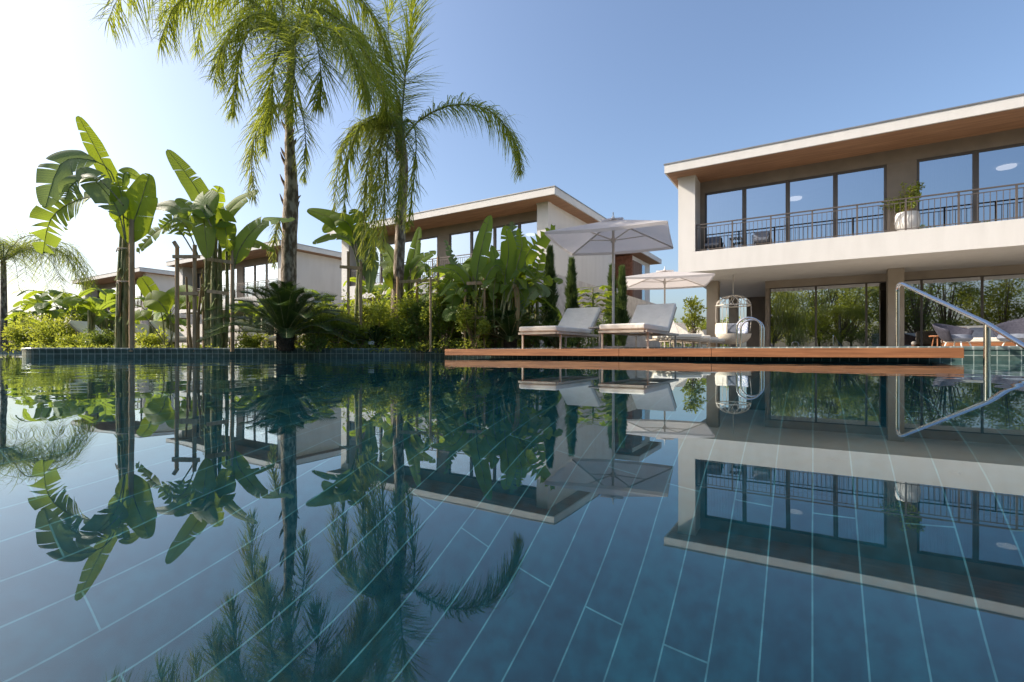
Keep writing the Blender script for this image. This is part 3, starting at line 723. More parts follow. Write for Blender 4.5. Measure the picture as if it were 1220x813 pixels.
stems(t, D, [(225,222,330,.03), (236,240,340,.03), (228,226,360,.03)], drystem)

def leafy_clump(px, D, label, leaves, sts, dry=[]):
    a = at(px, 418, D); t = thing('banana_plant', (a.x, a.y, .12), label, 'banana plant'); stems(t, D, sts); stems(t, D+.1, dry, drystem)
    for L_ in leaves: px_leaf(t, D+rnd(-.35,.3), L_[0], L_[1], L_[2], L_[3], L_[4] if len(L_) > 4 else .25)
    return t
leafy_clump(425, 10.2, 'staked banana plant with broad drooping leaves left of the ringed palm trunk',
  [([(428,330),(418,285),(398,262),(366,250)], 24, ban, .3), ([(427,320),(420,275),(404,262),(384,276)], 24, ban2, .3), ([(428,325),(432,290),(436,280),(434,330)], 26, ban3, .2),
   ([(425,310),(415,285),(395,282),(372,290)], 16, ban, .4), ([(428,330),(436,305),(442,310),(440,350)], 20, ban3, .2), ([(426,310),(432,280),(428,262),(418,250)], 22, ban, .4)],
  [(424,427,320,.06), (430,428,330,.05), (427,430,350,.04)])
stake_frame(10.0, [(415,300),(430,312),(399,385)], [(405,318,432,320)], 'pair of slim stakes beside the banana plant left of the ringed palm trunk', .028)
leafy_clump(478, 10.6, 'upright banana plant with narrow leaves crossing the ringed palm trunk',
  [([(488,400),(487,340),(492,310),(500,270)], 18, ban, .3), ([(480,380),(474,330),(462,300),(447,286)], 18, ban3, .5), ([(486,370),(488,330),(500,310),(520,300)], 16, ban, .4),
   ([(484,380),(478,330),(470,318),(452,315)], 20, ban3, .4), ([(488,360),(494,330),(506,318),(512,330)], 14, ban, .4), ([(482,370),(470,340),(464,325),(458,330)], 20, ban2, .5)],
  [(486,487,330,.045), (490,489,320,.04), (480,480,350,.05)], [(466,468,330,.05)])
stake_frame(10.3, [(522,306),(497,318),(474,330)], [(476,336,522,334)], 'dark stakes with one crossbar in front of the ringed palm', .028)
t5 = leafy_clump(585, 9.7, 'dense banana clump with one tall upright leaf, left of the loungers',
  [([(566,390),(568,330),(574,295),(584,256)], 20, ban, .25, .3), ([(560,380),(556,345),(540,322),(512,322)], 16, ban2, .5), ([(565,370),(556,330),(540,310),(530,285)], 12, ban3, .8),
   ([(600,380),(602,330),(606,300),(602,268)], 22, ban2, .5), ([(604,380),(618,330),(612,290),(610,264)], 20, ban3, .7), ([(612,380),(622,330),(630,300),(662,268)], 26, ban2, .9, .3),
   ([(600,380),(590,340),(582,322),(585,300)], 20, ban2, .4), ([(608,370),(614,345),(622,340),(624,375)], 20, ban3, .6), ([(596,370),(606,330),(622,318),(640,332)], 22, ban, .8),
   ([(572,360),(560,340),(545,345),(536,372)], 26, ban, .5), ([(605,370),(598,345),(590,350),(588,380)], 26, ban2, .4), ([(618,390),(626,360),(640,345),(655,352)], 20, ban3, .8),
   ([(580,360),(572,330),(560,318),(540,330)], 20, ban, .6), ([(600,350),(585,325),(570,330),(560,352)], 20, ban, .7), ([(606,380),(612,350),(604,340),(596,372)], 28, ban2, .5), 
   ([(610,400),(626,350),(640,320),(648,296)], 18, ban2, .9), ([(590,400),(588,350),(592,320),(586,292)], 16, ban, .6), ([(562,405),(548,380),(540,372),(528,380)], 24, ban, .4)],
  [(556,560,330,.045), (562,565,320,.05), (568,566,330,.045), (574,572,335,.04), (598,600,330,.05), (606,604,325,.045), (612,614,340,.04)], [(580,580,345,.03), (590,592,350,.035)])
drl = leafmat('dry_banana_leaf', (.20,.14,.07), (.34,.26,.13), (.40,.28,.10), .8, 4, .3, vein=True)
for pts, w_, m_ in (([(604,360),(612,340),(616,355),(617,398)], 7, drl), ([(598,370),(590,350),(584,362),(583,400)], 6, drl), ([(566,360),(558,350),(552,365),(551,398)], 6, drl),
    ([(570,380),(556,340),(538,332),(524,350)], 20, ban2), ([(604,380),(596,340),(584,318),(566,322)], 18, ban2), ([(610,380),(632,345),(646,330),(658,340)], 16, ban2),
    ([(560,390),(548,360),(532,352),(518,366)], 18, ban), ([(596,390),(606,350),(618,345),(628,366)], 22, ban2), ([(572,370),(580,330),(592,316),(600,328)], 18, ban2),
    ([(606,370),(616,318),(622,292),(618,272)], 16, ban2), ([(560,370),(546,350),(530,352),(522,385)], 22, ban2), ([(612,400),(618,370),(612,350),(602,356)], 22, ban)):
    px_leaf(t5, 9.7+rnd(-.45,.4), pts, w_, m_, .7, .22)
stake_frame(9.5, [(577,318),(513,330),(554,345)], [(556,338,578,337),(562,378,580,379)], 'slim brown stakes among the dense banana clump beside the loungers', .024)

for tt, D_, cols in ((1, 9.1, (141,146,151,156)), (2, 9.4, (243,250,256,262,268))):
    host = [o for o in col.objects if o.name.startswith('banana_plant') and o.parent is None][tt-1]
    for x_ in cols:
        for k in range(3):
            y_ = rnd(300, 400); a_ = at(x_+rnd(-2,2), y_, D_-.1); b = MB(); L_ = rnd(.15,.5); w_ = rnd(.015,.04); q = Vector((rnd(-.06,.06), rnd(-.08,.0), 0)); V = []
            for j in range(6): V += [a_+q*(j/5)**1.5*2-Vector((w_*(1-.15*j),0,L_*j/5)), a_+q*(j/5)**1.5*2+Vector((w_*(1-.15*j),-.02*math.sin(j),-L_*j/5))]
            b.add(V, [(2*j,2*j+1,2*j+3,2*j+2) for j in range(5)]); b.build('dry_sheath', drl, host)
    for k in range(0):
        x_ = random.choice(cols); px_leaf(host, D_-.2, [(x_,285+10*k),(x_-10+8*k,290+10*k),(x_-13+11*k,312+10*k),(x_-12+11*k,345+12*k)], 11, drl, .12, .15)

# more leafy tops that fill the planting between the palm and the clump
def random_banana(px, D, h_, nl, label, mats=(ban, ban2), group=None, w_=.16, name='banana_plant', upb=1.0):
    a = at(px, 418, D); a.z = .12; t = thing(name, a, label, 'banana plant', group)
    st = MB()
    for k in range(4):
        q = a+Vector((rnd(-.12,.12), rnd(-.12,.12), 0)); st.tube([q, q+Vector((rnd(-.05,.05), rnd(-.05,.05), h_*.62))], [.05,.03], 8)
    st.build('stem', culm, t)
    for k in range(nl):
        az = 2.4*k+rnd(-.4,.4); el = rnd(.2, 1.0)*upb; L = h_*rnd(.38, .6); o_ = a+Vector((0,0,h_*rnd(.42,.62)))
        dx = Vector((math.cos(az), math.sin(az), 0)); P = [o_, o_+dx*L*.25+Vector((0,0,L*.45*el)), o_+dx*L*.6+Vector((0,0,L*(.75*el-.1))), o_+dx*L*(1.05-.3*el)+Vector((0,0,L*(.95*el-.42)))]
        bb = MB(); f = Vector((rnd(-.3,.3), rnd(-.3,.3), 1))-dx*.4; mid = blade(bb, P, w_*rnd(.8,1.2), f, .5, .2); bb.build('leaf', random.choice(mats), t)
        s_ = MB(); s_.tube(mid[::6], [.012*(1-.8*i/8) for i in range(9)], 5); s_.build('leaf_stalk', culm, t.children[-1])
    return t
random_banana(536, 11.2, 1.75, 8, 'low banana plant behind the shrubs between the ringed palm and the tall clump')
random_banana(600, 11.0, 2.3, 9, 'banana plant behind the dense clump, near the pale garden wall')
random_banana(563, 9.9, 1.9, 12, 'low sunlit banana plant among the stems of the dense clump', w_=.09, mats=(ban2, ban2, ban))
random_banana(612, 9.9, 2.15, 14, 'ragged sunlit banana plant at the right side of the dense clump', w_=.10, mats=(ban2, ban, ban2))
random_banana(540, 10.3, 2.0, 12, 'ragged banana plant at the left side of the dense clump', w_=.10, mats=(ban2, ban, ban3))
random_banana(634, 10.6, 1.7, 7, 'banana plant with arching leaves just left of the first cypress')
random_banana(72, 16, 2.3, 9, 'banana plant in the far bed behind the leftmost shrubs', w_=.2)
random_banana(98, 18, 2.2, 9, 'banana plant in the far bed left of the white lounger', w_=.2)
random_banana(124, 15, 1.9, 8, 'banana plant right behind the stems of the leftmost staked plant', w_=.2)
random_banana(38, 22, 2.2, 8, 'banana plant beside the feathery palm at the left edge', w_=.2)
random_banana(182, 14.5, 1.7, 7, 'banana plant with arching leaves in front of the closed white parasol', w_=.16)
for px, D, h_, lb in ((55,14.5,1.9,'bright banana plant above the leftmost bushes'), (86,14,2.0,'banana plant rising behind the low sunlit shrub at the left'), (112,13,1.7,'small banana plant between the far bed and the staked plant'),
        (136,17,2.3,'banana plant showing left of the tall staked stems'), (24,18,2.0,'banana plant behind the rounded planter end at the far left'), (202,13.5,1.6,'low banana plant behind the timber stakes'),
        (300,12.5,1.5,'low banana plant left of the big cycad'), (318,14,1.9,'banana plant behind the big cycad and below the far villa windows'), (384,12,1.7,'banana plant behind the shrubs right of the thick palm trunk'),
        (455,12.2,2.2,'banana plant directly left of the ringed palm trunk'), (505,11.6,2.1,'banana plant right of the ringed palm trunk')):
    random_banana(px, D, h_, 10, lb, w_=.15+.004*(D-12))
for px, D, h_, lb in ((706, 11.6, 1.85, 'small papaya-like tree with lobed leaves between two cypresses'),):
    a = at(px, 418, D); t = thing('papaya_tree', (a.x, a.y, .12), lb, 'tree'); b = MB(); b.tube([(a.x,a.y,.1),(a.x+.02,a.y,1.0),(a.x,a.y,1.6)], [.03,.025,.018], 8); b.build('trunk', culm, t)
    for k in range(26):
        az = k*2.4; o_ = Vector((a.x, a.y, 1.0+.025*k)); dx = Vector((math.cos(az), math.sin(az), 0)); e = o_+dx*.32+Vector((0,0,rnd(-.05,.12)))
        b = MB(); b.tube([o_, e], .006, 5)
        for j in range(7):
            aa = az+R(-75+25*j); dj = Vector((math.cos(aa), math.sin(aa), rnd(-.45,-.1))); L = .27*(1-.05*abs(j-3)); q = Vector((-dj.y, dj.x, 0)).normalized()*.05
            b.add([e, e+dj*L*.5+q, e+dj*L, e+dj*L*.5-q], [(0,1,2,3)])
        b.smooth = False; b.build('leaf', shr if k % 2 else ban2, t)

# ------------------------------------------------------------------ palms
def frond(b, rb, P, L0, n_=110, droop=1.0, wd=.015, s0=.10, spread=.75, seg=4):
    mid = spline(P, 40); n_ = int(n_*1.5) if L0 > .2 else n_; L0 *= 1.45
    rb.tube(mid[::4], [.022*(1-.85*i/10) for i in range(11)], 6)
    for i in range(n_):
        s_ = s0+(1-s0)*(i+rnd(0,1))/n_; x_ = s_*40; k = min(int(x_), 39); p = mid[k].lerp(mid[k+1], x_-k)
        tg = (mid[min(k+1,40)]-mid[max(k-1,0)]).normalized(); lat = tg.cross(Vector((0,0,1)))
        if lat.length < .2: lat = tg.cross(Vector((.5,.8,.1)))
        lat.normalize(); upv = lat.cross(tg)
        prof = min(1, .35+(s_-s0)*3)*min(1, (1-s_)*2.2+.35)
        for side in (-1, 1):
            L = L0*prof*rnd(.75, 1.12); vz = abs(tg.z); d_ = (lat*side*spread*rnd(.5,1.25)+tg*rnd(.25,.75)+upv*rnd(-.6,.45)).normalized()
            g = droop*rnd(.7, 1.5)*(1-.62*vz*vz); V = []; wv = d_.cross(Vector((rnd(-.4,.4), rnd(-.4,.4), 1)))
            if wv.length < .1: wv = Vector((1,0,0))
            wv.normalize(); q = p.copy(); dd_ = d_.copy()
            for j in range(seg+1):
                wj = wd*.68*(1-.9*(j/seg)**1.5)*(.6 if j == 0 else 1); V += [q-wv*wj, q+wv*wj]
                q = q+dd_*(L/seg); dd_ = (dd_+Vector((0,0,-1))*g*.42).normalized()
            b.add(V, [(2*j, 2*j+1, 2*j+3, 2*j+2) for j in range(seg)])
def px_frond(root, D, pts, L0, mat=None, **kw):
    P = [at(p[0], p[1], D+(p[2] if len(p) > 2 else 0)) for p in pts]; b = MB(); rb = MB(); frond(b, rb, P, L0, **kw)
    f_ = rb.build('frond', culm, root); b.build('leaflets', mat or palm, f_)
D = 10.0; a = at(345, 418, D); a.z = .12
t = thing('queen_palm', a, 'tallest palm, thick rough trunk above the cycad, crown cut by the top edge', 'palm tree')
b = MB(); P = [at(345,418,D)-Vector((0,0,.1)), at(344,340,D), at(345,280,D), at(347,225,D), at(345,170,D), at(344,120,D), at(348,60,D)]
b.tube(spline(P, 30), [max(.07, .148 if i < 13 else .148-.008*(i-13)) +.006*math.sin(i*2.3) for i in range(31)], 16); b.build('trunk', trunk_m, t)
for k in range(20):
    y_ = 290-k*8.5; az = rnd(0, 6.28); o_ = at(345, y_, D)+Vector((.12*math.cos(az), .12*math.sin(az), 0)); o_ -= Vector((.05*math.cos(az), .05*math.sin(az), 0)); e = o_+Vector((math.cos(az)*rnd(.08,.17), math.sin(az)*rnd(.08,.17), rnd(.15,.32)))
    b = MB(); b.tube([o_, (o_+e)/2+Vector((math.cos(az)*.012, math.sin(az)*.012, 0)), e], [.04,.026,.006], 5); b.build('old_frond_base', boot, t)
c = (346, 62)
px_frond(t, D, [c,(330,25,-.7),(300,18,-1.2),(268,50,-1.5),(255,95,-1.5)], .6, droop=1.2)
px_frond(t, D, [c,(350,40,-1.2),(352,60,-1.8),(350,100,-2.0),(348,140,-2.0)], .5, droop=1.2, n_=90)
px_frond(t, D, [c,(375,25,.5),(405,40,.9),(428,80,1.1),(436,130,1.1)], .6, droop=1.2)
px_frond(t, D, [c,(310,-10,.3),(265,-30,.4),(220,-20,.4),(190,20,.4)], .7, droop=1.1)
px_frond(t, D, [c,(310,10,-.5),(240,-45,-.9),(165,-35,-1.0),(128,25,-1.0)], .85, droop=1.1, n_=130)
px_frond(t, D, [c,(320,20,-.3),(270,-15,-.5),(215,0,-.8),(190,50,-.9)], .75, droop=1.0, n_=110)
px_frond(t, D, [c,(375,10,-.3),(420,40,-.5),(450,90,-.6),(462,140,-.6)], .80, droop=1.2, n_=140)
px_frond(t, D, [c,(360,35,-.8),(395,35,-1.4),(425,75,-1.6),(438,118,-1.6)], .62, droop=1.2, n_=110)
px_frond(t, D, [c,(385,-10,.3),(420,-10,.5),(450,30,.7),(462,70,.7)], .7, droop=1.1)
px_frond(t, D, [c,(320,30,-.8),(295,40,-1.3),(282,85,-1.5),(278,135,-1.5)], .55, droop=1.2)
px_frond(t, D, [c,(335,30,-1.0),(330,45,-1.6),(325,95,-1.9),(322,150,-1.9)], .55, droop=1.2)
px_frond(t, D, [c,(360,20,-1.0),(375,40,-1.6),(382,85,-1.8),(380,125,-1.8)], .6, droop=1.2)
px_frond(t, D, [(345,130),(332,125,-.3),(312,140,-.5),(300,180,-.6),(302,235,-.6)], .5, palm2, droop=1.2, n_=95)
px_frond(t, D, [(346,120),(358,130,-.3),(364,165,-.5),(362,215,-.5)], .36, droop=1.2, n_=70)
px_frond(t, D, [c,(330,0,.6),(290,-20,1.1),(245,10,1.5),(235,60,1.5)], .7, droop=1.1)
px_frond(t, D, [c,(350,-30,.5),(350,-80,.8),(370,-110,1.0)], .7, droop=.9)
px_frond(t, D, [c,(325,-40,-.3),(280,-90,-.5),(220,-100,-.5)], .8, droop=1.0)
px_frond(t, D, [c,(380,-50,-.3),(420,-80,-.5),(450,-60,-.6)], .7, droop=1.0)
px_frond(t, D, [(347,90),(342,60,-.5),(330,70,-1.0),(318,120,-1.2),(315,180,-1.2)], .5, droop=1.2)
px_frond(t, D-.2, [(344,265),(333,262,-.1),(327,285,-.1),(326,318,-.1)], .22, palm2, droop=1.3, n_=50)
D = 10.5; a = at(478, 418, D); a.z = .12
t = thing('queen_palm', a, 'palm with pale ringed trunk and one long frond arching out to the right', 'palm tree')
b = MB(); P = [at(470,418,D)-Vector((0,0,.1)), at(474,340,D), at(478,260,D), at(481,200,D), at(477,160,D)]
b.tube(spline(P, 36), [.125-.0012*i+.006*(i % 2) for i in range(37)], 16); b.build('trunk', trunk_m, t)
b = MB(); b.tube(spline([at(478,190,D), at(476,150,D), at(474,115,D)], 8), [.12,.13,.12,.10,.09,.08,.07,.05,.03], 12); b.build('crownshaft', boot, t)
c = (476, 148)
px_frond(t, D, [(478,150),(482,100,-.2),(488,40,-.3),(496,-30,-.3)], .66, droop=.55, n_=150, spread=1.1)
px_frond(t, D, [(482,165),(498,145,-.2),(535,126,-.4),(580,130,-.5),(612,165,-.5),(621,205,-.5)], .52, droop=1.3, n_=150, s0=.2)
px_frond(t, D, [c,(468,142,-.7),(456,165,-1.1),(447,235,-1.2),(444,312,-1.2)], .5, droop=1.3, n_=120)
px_frond(t, D, [c,(462,135,-.4),(446,150,-.8),(436,220,-1.0),(432,300,-1.0)], .46, palm2, droop=1.3, n_=110)
px_frond(t, D, [c,(455,150,-.1),(425,150,-.2),(405,185,-.3),(398,250,-.3)], .42, palm2, droop=1.2, n_=90)
px_frond(t, D, [c,(480,150,-.9),(480,170,-1.3),(476,220,-1.4),(472,262,-1.4)], .42, droop=1.3, n_=90)
px_frond(t, D, [c,(490,145,-.5),(496,170,-.9),(492,225,-1.0),(486,270,-1.0)], .42, droop=1.3, n_=90)
px_frond(t, D, [c,(466,140,.4),(450,150,.8),(443,200,1.0),(440,255,1.0)], .48, palm2, droop=1.3, n_=100)
px_frond(t, D, [c,(460,140,-.6),(430,150,-1.0),(415,190,-1.1),(410,250,-1.1)], .46, droop=1.3, n_=100)
px_frond(t, D, [c,(470,145,-.9),(462,170,-1.4),(458,230,-1.5),(456,295,-1.5)], .46, palm2, droop=1.3, n_=100)
px_frond(t, D, [(472,145),(455,110),(425,45,-.1),(385,0,-.1),(340,-10,-.1)], .6, droop=1.0, n_=120)
px_frond(t, D, [(476,150),(465,115),(448,70,.3),(425,35,.5)], .5, droop=.8, n_=90)
px_frond(t, D, [(478,150),(470,90,.3),(462,30,.6),(470,-30,.8)], .55, droop=.7)
# slim feathery palms
def small_palm(px, D, h_, nf, L, label, tr=.1, mat=None):
    a = at(px, 418, D); a.z = .12; t = thing('feather_palm', a, label, 'palm tree', 'distant feathery palms')
    b = MB(); b.tube(spline([a, a+Vector((.05,0,h_*.5)), a+Vector((0,0,h_))], 12), [tr*(1.1-.03*i) for i in range(13)], 10); b.build('trunk', trunk_m, t)
    for k in range(nf):
        az = 2.4*k; el = rnd(.25, 1.1); dx = Vector((math.cos(az), math.sin(az), 0)); o_ = a+Vector((0,0,h_))
        P = [o_, o_+dx*L*.3+Vector((0,0,L*.35*el)), o_+dx*L*.7+Vector((0,0,L*(.35*el-.05))), o_+dx*L*.95+Vector((0,0,L*(.1*el-.35)))]
        b = MB(); rb = MB(); frond(b, rb, P, L*.26, 60, .9, .014, seg=3); f_ = rb.build('frond', culm, t); b.build('leaflets', mat or palm, f_)
small_palm(4, 17, 3.1, 20, 2.6, 'feathery palm cut by the left edge of the picture')
small_palm(238, 12.5, .1, 0.0 and 1 or 0, 1, 'x') if False else None

# cycads
cyctrunk = M('cycad_trunk', (.035,.025,.018), (.10,.075,.05), .95, 12, bump=.8)
def cycad(px, D, zc, nf, L, label, tr=.13, th=.3, mat=cyc, squash=1.0):
    a = at(px, 418, D); a.z = .12; t = thing('cycad', a, label, 'cycad')
    b = MB(); b.lathe(a, [(0,0),(tr,0),(tr*1.05,th*.5),(tr*.9,th),(0,th*1.1)], 14)
    for k in range(int(130*tr/.13)):
        az = k*2.399; zz = .12+th*(k/(130*tr/.13)); o_ = Vector((a.x+tr*.9*math.cos(az), a.y+tr*.9*math.sin(az), zz)); b.tube([o_, o_+Vector((.05*math.cos(az), .05*math.sin(az), .035))], [.017,.004], 4)
    b.build('trunk', cyctrunk, t)
    for k in range(nf):
        az = 2.399*k; q = (k+.5)/nf; el = R(82-78*q); o_ = a+Vector((0,0,th*.95)); dx = Vector((math.cos(az), math.sin(az), 0)); LL = L*rnd(.88, 1.05)*(1-.15*(1-q)**2)
        d_ = dx*math.cos(el)+Vector((0,0,math.sin(el)*squash)); P = [o_, o_+d_*LL*.4, o_+d_*LL*.75-Vector((0,0,LL*.05)), o_+d_*LL*.97-Vector((0,0,LL*.20))+dx*LL*.06]
        mid = spline(P, 30); rb = MB(); rb.tube(mid[::5], .008, 5); f_ = rb.build('frond', culm, t); b = MB()
        for i in range(3, 31):
            tg = (mid[min(i+1,30)]-mid[i-1]).normalized(); lat = tg.cross(Vector((0,0,1)))
            if lat.length < .1: lat = Vector((-dx.y, dx.x, 0))
            lat.normalize(); up_ = lat.cross(tg)
            for sub in (0, .5):
                p = mid[i].lerp(mid[min(i+1,30)], sub); l_ = .17*L*math.sin(math.pi*min(1,(i+2)/31*.93))**.6+.015
                for side in (-1, 1):
                    e = p+(lat*side*.8+tg*.45+up_*.35)*l_; wv = tg*.0065
                    b.add([p-wv, p+wv, e+wv*.1-Vector((0,0,.01)), e-wv*.1-Vector((0,0,.01))], [(0,1,2,3)])
        b.build('leaflets', mat, f_)
    return t
cycad(340, 9.2, 0, 64, 1.38, 'large dark cycad with a dome of stiff fronds in front of the thick palm trunk')
cycad(608, 9.6, 0, 34, .85, 'cycad with arching fronds beside the foot of the first lounger', tr=.1, th=.2)
cycad(447, 10.0, 0, 18, .55, 'small cycad low among the shrubs left of the ringed palm', tr=.07, th=.15)

# cypresses
def cypress(px, D, h_, r_, label, n_=7500):
    a = at(px, 418, D); a.z = .12; t = thing('cypress', a, label, 'cypress', 'narrow cypresses against the garden wall')
    b = MB(); b.tube([a, a+Vector((0,0,h_*.5))], [.04,.02], 8); b.build('trunk', bark, t)
    b = MB(); ph = rnd(0, 6)
    for k in range(n_):
        q = random.random()**.85; az = rnd(0, 6.28); rad = r_*(min(1, .45+q*3)*(1-q)**.6)*(.8+.22*math.sin(az*3+q*14+ph)+.2*math.sin(az*2-q*31+ph*2))*(random.random()**.35)
        p = a+Vector((rad*math.cos(az), rad*math.sin(az), h_*(.04+.94*q))); L = rnd(.06,.15); d_ = Vector((math.cos(az)*.5+rnd(-.35,.35), math.sin(az)*.5+rnd(-.35,.35), 1)).normalized()
        wv = d_.cross(Vector((rnd(-1,1), rnd(-1,1), 0)))
        if wv.length < .1: continue
        wv = wv.normalized()*.009; b.add([p-wv, p+wv, p+d_*L], [(0,1,2)])
    b.build('foliage', cypm, t)
cypress(655, 10.9, 2.3, .24, 'narrow dark cypress left of the first lounger, tallest of the four')
cypress(681, 11.3, 2.1, .2, 'narrow dark cypress rising behind the back of the first lounger')
cypress(729, 12.4, 2.15, .2, 'narrow cypress directly behind the parasol pole')
cypress(741, 12.0, 2.05, .18, 'narrow cypress just right of the parasol pole')

# shrubs along the planter and behind
SG = 'leafy shrubs filling the poolside planting'
sh = [(376,9.5,.42,.70,shr,'yellow-green shrub right of the big cycad'), (400,9.8,.42,.85,shr,'bright shrub at the foot of the stakes right of the cycad'),
      (452,10.2,.45,.95,shr,'light green shrub below the ringed palm trunk'), (482,10.0,.42,1.0,shr,'tall shrub at the foot of the ringed palm trunk'),
      (507,9.9,.42,1.0,shr2,'dark green shrub where the tiled edge meets the deck'), (530,9.7,.45,1.15,shr,'tall bushy shrub behind the left end of the deck'),
      (548,10.2,.45,1.3,shr2,'dark shrub in front of the tall upright banana leaf'), (566,9.4,.35,.85,shr,'sunlit shrub at the base of the dense banana clump'),
      (590,9.8,.35,.8,shr2,'dark low shrub between the dense banana clump and the second cycad'), (632,10.4,.4,.7,shr2,'shrub behind the foot of the first lounger'),
      (664,10.6,.4,.55,shr2,'low shrub under the first lounger'), (430,9.9,.3,.5,shr,'low shrub at the foot of the broad drooping banana plant'),
      (300,9.5,.25,.25,shr,'low groundcover shrub left of the cycad trunk'), (378,9.1,.22,.22,shr2,'low rounded shrub right of the cycad trunk'),
      (60,13,.7,.85,shr,'bushy shrub behind the rounded end of the tiled planter'), (36,14,.6,.75,shr,'shrub at the far left beside the white parasol'),
      (90,12.5,.4,.35,shr,'low sunlit shrub right of the leftmost bushes'), (122,10.5,.35,.35,shr2,'low shrub left of the staked banana stems'),
      (180,10.2,.3,.28,shr,'low shrub right of the thick stake'), (12,19,.9,1.2,shr,'shrub under the feathery palm at the left edge'),
      (110,17,.9,1.3,shr2,'dark shrub in the far bed behind the white lounger'), (720,12.6,.5,.7,shr2,'shrub behind the parasol pole below the cypresses'), (690,11.6,.4,.6,shr2,'shrub behind the first lounger back')]
for px, D, r_, h_, m_, lb in sh:
    a = at(px, 418, D); s_ = max(.06, .0068*D if D < 12 else .0062*D); n_ = int(3200*(r_*h_/.4)**.8*(.055/s_)**1.2); h_ *= 1.12
    blob_shrub('leafy_shrub', (a.x, a.y, .12), r_, h_, max(500, n_), s_, m_, lb, 'shrub', SG, 7)
for px, D, r_, h_, m_, lb in ((412,10.4,.4,1.0,shr,'shrub behind the pair of slim stakes'), (440,10.6,.45,1.15,shr,'bright shrub between the slim stakes and the ringed palm'),
      (466,10.9,.4,1.25,shr,'tall bright shrub just left of the ringed palm trunk'), (494,10.8,.45,1.35,shr,'tall bright shrub just right of the ringed palm trunk'),
      (516,10.5,.45,1.2,shr2,'climbing shrub around the dark crossbar stakes'), (575,10.3,.4,1.3,shr,'sunlit shrub behind the stems of the dense banana clump'), (622,10.9,.4,1.0,shr,'bright shrub left of the first cypress'),
      (392,10.6,.5,.8,shr,'shrub behind the big cycad on its right')):
    a = at(px, 418, D); blob_shrub('leafy_shrub', (a.x, a.y, .12), r_, h_, 2500, .068, m_, lb, 'shrub', SG, 8)
# trailing green ground cover on the planter
b = MB()
for px in range(70, 520, 9):
    a = at(px, 418, 9.75+.4*math.sin(px)); leaf_quads(b, (a.x, a.y, .17), .28, .28, .07, 40, .06)
tag(b.build('ground_cover', shr), 'low leafy ground cover along the tiled planter', 'ground cover', kind='stuff')

# planter bowl on the right balcony
x, y = onv(1081, 16.85), 16.85
t = thing('potted_plant', (x, y, Z2), 'round white pot with leafy shrub on the right villa balcony', 'potted plant')
b = MB(); b.lathe((x,y,Z2), [(0,.03),(.14,.04),(.25,.15),(.285,.30),(.27,.47),(.24,.56),(.21,.54),(0,.52)], 28); b.build('pot', potm, t)
b = MB(); s_ = MB()
for k in range(13):
    az = k*2.4; h_ = rnd(.3, .95); sp_ = rnd(.2,.55); e = Vector((x+sp_*math.cos(az), y+sp_*.6*math.sin(az), Z2+.55+h_)); s_.tube([(x,y,Z2+.5), (Vector((x,y,Z2+.5))+e)/2+Vector((0,0,.08)), e], [.014,.01,.004], 5)
    for q in range(6): leaf_quads(b, Vector((x,y,Z2+.55)).lerp(e, .35+.13*q), .07, .07, .08, 14, .075)
b.build('foliage', shr, t); s_.build('stem', drystem, t)
# second villa balcony: a small leafy plant
a = at(462, 300, 21.6); a.z = Z2
t = thing('potted_plant', a, 'leafy pot plant on the balcony behind the ringed palm', 'potted plant')
b = MB(); b.lathe(a, [(0,0),(.15,0),(.22,.35),(.2,.36),(0,.33)], 20); b.build('pot', potm, t)
b = MB(); leaf_quads(b, a+Vector((0,0,.8)), .3, .3, .45, 420, .09); b.build('foliage', shr2, t)

# garden light
a = at(442, 418, 9.9); t = thing('garden_light', (a.x,a.y,.12), 'short black and white bollard light among the shrubs at the pool edge', 'garden light')
b = MB(); b.tube([(a.x,a.y,.12),(a.x,a.y,.24)], .03, 12); b.build('post', black, t)
b = MB(); b.lathe((a.x,a.y,.241), [(0,0),(.06,0),(.065,.05),(.05,.07),(0,.075)], 16); b.build('lamp_head', potm, t)

# white loungers and closed parasols glimpsed beyond the planter
WL = ['white lounger back seen at the left between the far shrubs', 'white lounger seen just right of the thick stake', 'white lounger seen left of the timber stakes', 'white lounger seen left of the cycad trunk']
for k, (px, D) in enumerate([(104, 13.5), (170, 14.5), (197, 13.5), (296, 12.5)]):
    c = copy_tree(lg); p = at(px, 418, D); c.location = (p.x+1.45, p.y+.89, .125); c.rotation_euler = (0, 0, R(121.5)); c['label'] = WL[k]
    for ch in c.children:
        pass
def closed_parasol(px, D, h_, label):
    a = at(px, 418, D); t = thing('closed_parasol', (a.x,a.y,.12), label, 'umbrella', 'closed white parasols')
    b = MB(); b.tube([(a.x,a.y,.12),(a.x,a.y,h_)], .025, 10); b.build('pole', polem, t)
    b = MB(); V = []; F = []; N = 20; lv = [(1.0,.02),(.93,.06),(.6,.13),(.45,.2),(.38,.26)]
    for q, r_ in lv:
        for k in range(N): aa = 2*math.pi*k/N; rr_ = r_*(1+.28*math.sin(aa*5)); V.append((a.x+rr_*math.cos(aa), a.y+rr_*math.sin(aa), h_*q))
    for i in range(len(lv)-1):
        for k in range(N): F.append((i*N+k, i*N+(k+1)%N, (i+1)*N+(k+1)%N, (i+1)*N+k))
    b.add(V, F); b.smooth = True; b.build('canopy', canvas_, t)
closed_parasol(173, 19, 2.3, 'closed white parasol behind the arching banana leaves right of the thick stake')
closed_parasol(18, 27, 2.3, 'closed white parasol at the far left edge')

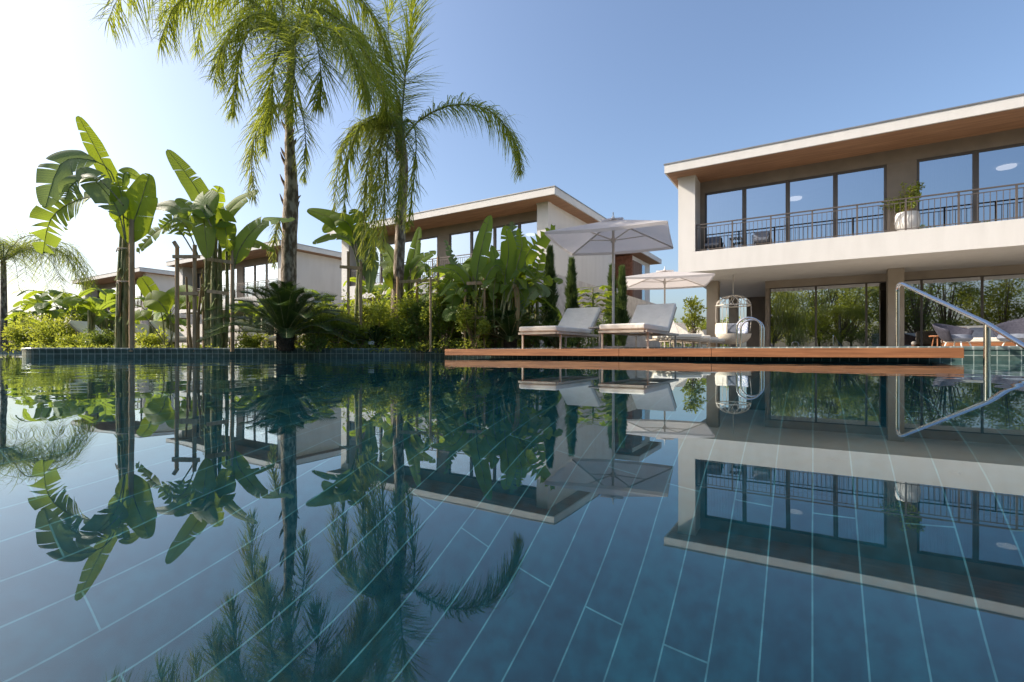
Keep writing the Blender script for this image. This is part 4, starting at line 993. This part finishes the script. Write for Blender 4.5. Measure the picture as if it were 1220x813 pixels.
# distant trees and the little tree by the column
def tree(px, D, h_, r_, label, trunk_h=.35, n_=5000, lf=.12, mat=treeleaf, group=None, loc=None, lobes=16):
    a = Vector(loc) if loc else at(px, 418, D); a.z = .1; t = thing('broadleaf_tree', a, label, 'tree', group)
    b = MB(); th = h_*trunk_h; b.tube(spline([a, a+Vector((rnd(-.1,.1),rnd(-.1,.1),th*.6)), a+Vector((rnd(-.1,.1),rnd(-.1,.1),th*1.2))], 8), [.05*h_*.35*(1.1-.08*i) for i in range(9)], 9)
    f = MB()
    for k in range(lobes):
        az = k*2.4; q = rnd(.15,.85); c = a+Vector((q*r_*math.cos(az), q*r_*math.sin(az), th+(h_-th)*rnd(.08,.92))); rr_ = r_*rnd(.26,.42)
        b.tube([a+Vector((0,0,th*rnd(.7,1.1))), (a+Vector((0,0,th))+c)/2+Vector((0,0,-.1)), c], [.02*h_*.35,.013*h_*.35,.005*h_*.35], 5)
        leaf_quads(f, c, rr_, rr_, rr_*.75, n_//lobes, lf, shellb=.45)
    b.build('trunk', bark, t); f.build('crown', mat, t); return t
tree(826, 15.5, 1.75, .45, 'small sparse leafy tree left of the first terrace column', .35, 900, .11)
tree(845, 42, 2.6, 2.2, 'hazy distant tree beside the first terrace column', .2, 1800, .25)
tree(800, 46, 2.8, 2.4, 'distant tree behind the angled loungers', .2, 1800, .25)
# dark fence by the terrace edge
t = thing('terrace_fence', (-3.9, 22, .14), 'dark slim-railed fence at the back of the terrace by the column', 'fence')
for z_ in (.95, .55):
    b = MB(); b.bar((-6.4, 24.5, z_), (-2.9, 24.5, z_), .03); b.build('rail', black, t)
for k in range(9):
    b = MB(); b.bar((-6.4+.43*k, 24.5, .12), (-6.4+.43*k, 24.5, .96), .025); b.build('post', black, t)
b = MB(); b.box(-6.54, -5.2, 17.8, 18.0, .1, 1.35)
tag(b.build('garden_wall', stonewall), 'short pale wall piece behind the small sparse tree', 'wall')

# the garden across the pool, behind the viewpoint (seen in the windows)
TG = 'trees across the pool mirrored in the villa windows'
protos = []
for k in range(3):
    protos.append(tree(0, 0, 6.8+k*.9, 3.0, 'leafy tree across the pool mirrored in the terrace windows', .12, 7000, .2, [treeleaf, shr, shr2][k], TG, loc=(-3+5*k, -9.5, .1), lobes=24))
for k, (x, y) in enumerate([(-9,-9),(-14,-11),(-20,-9.5),(12,-10),(16,-8.5),(0.5,-12),(6,-13.5),(-6.5,-13),(-27,-10),(21,-11),(3,-15),(9.5,-14),(-11,-15),(-17,-16),(17,-15),(-2,-17),(-23,-15),(25,-14)]):
    c = copy_tree(protos[k % 3]); c.location = (x, y, .1); c.rotation_euler.z = k*1.3
pp = small_palm(0, 9, 2.9, 14, 2.2, 'palm across the pool mirrored in the terrace windows')
bpy.data.objects[-1] if False else None
for o in col.objects:
    if o.parent is None and o.get('label') == 'palm across the pool mirrored in the terrace windows': o.location = (1.8, -7.6, .12); o['group'] = TG
b = MB(); b.box(4, 16, -8.3, -8.1, .1, 1.5)
tag(b.build('garden_wall', stonewall), 'pale wall across the pool mirrored in the right-hand windows', 'wall')
for k, x in enumerate((-6,-3.6,-1.2,1,3.4,-8.5,-11)):
    blob_shrub('hedge_shrub', (x, -7.2+.3*math.sin(k*2), .12), 1.3, 1.9, 1500, .13, shr if k % 2 else shr2, 'shrub across the pool mirrored low in the terrace windows', 'shrub', 'shrubs across the pool')
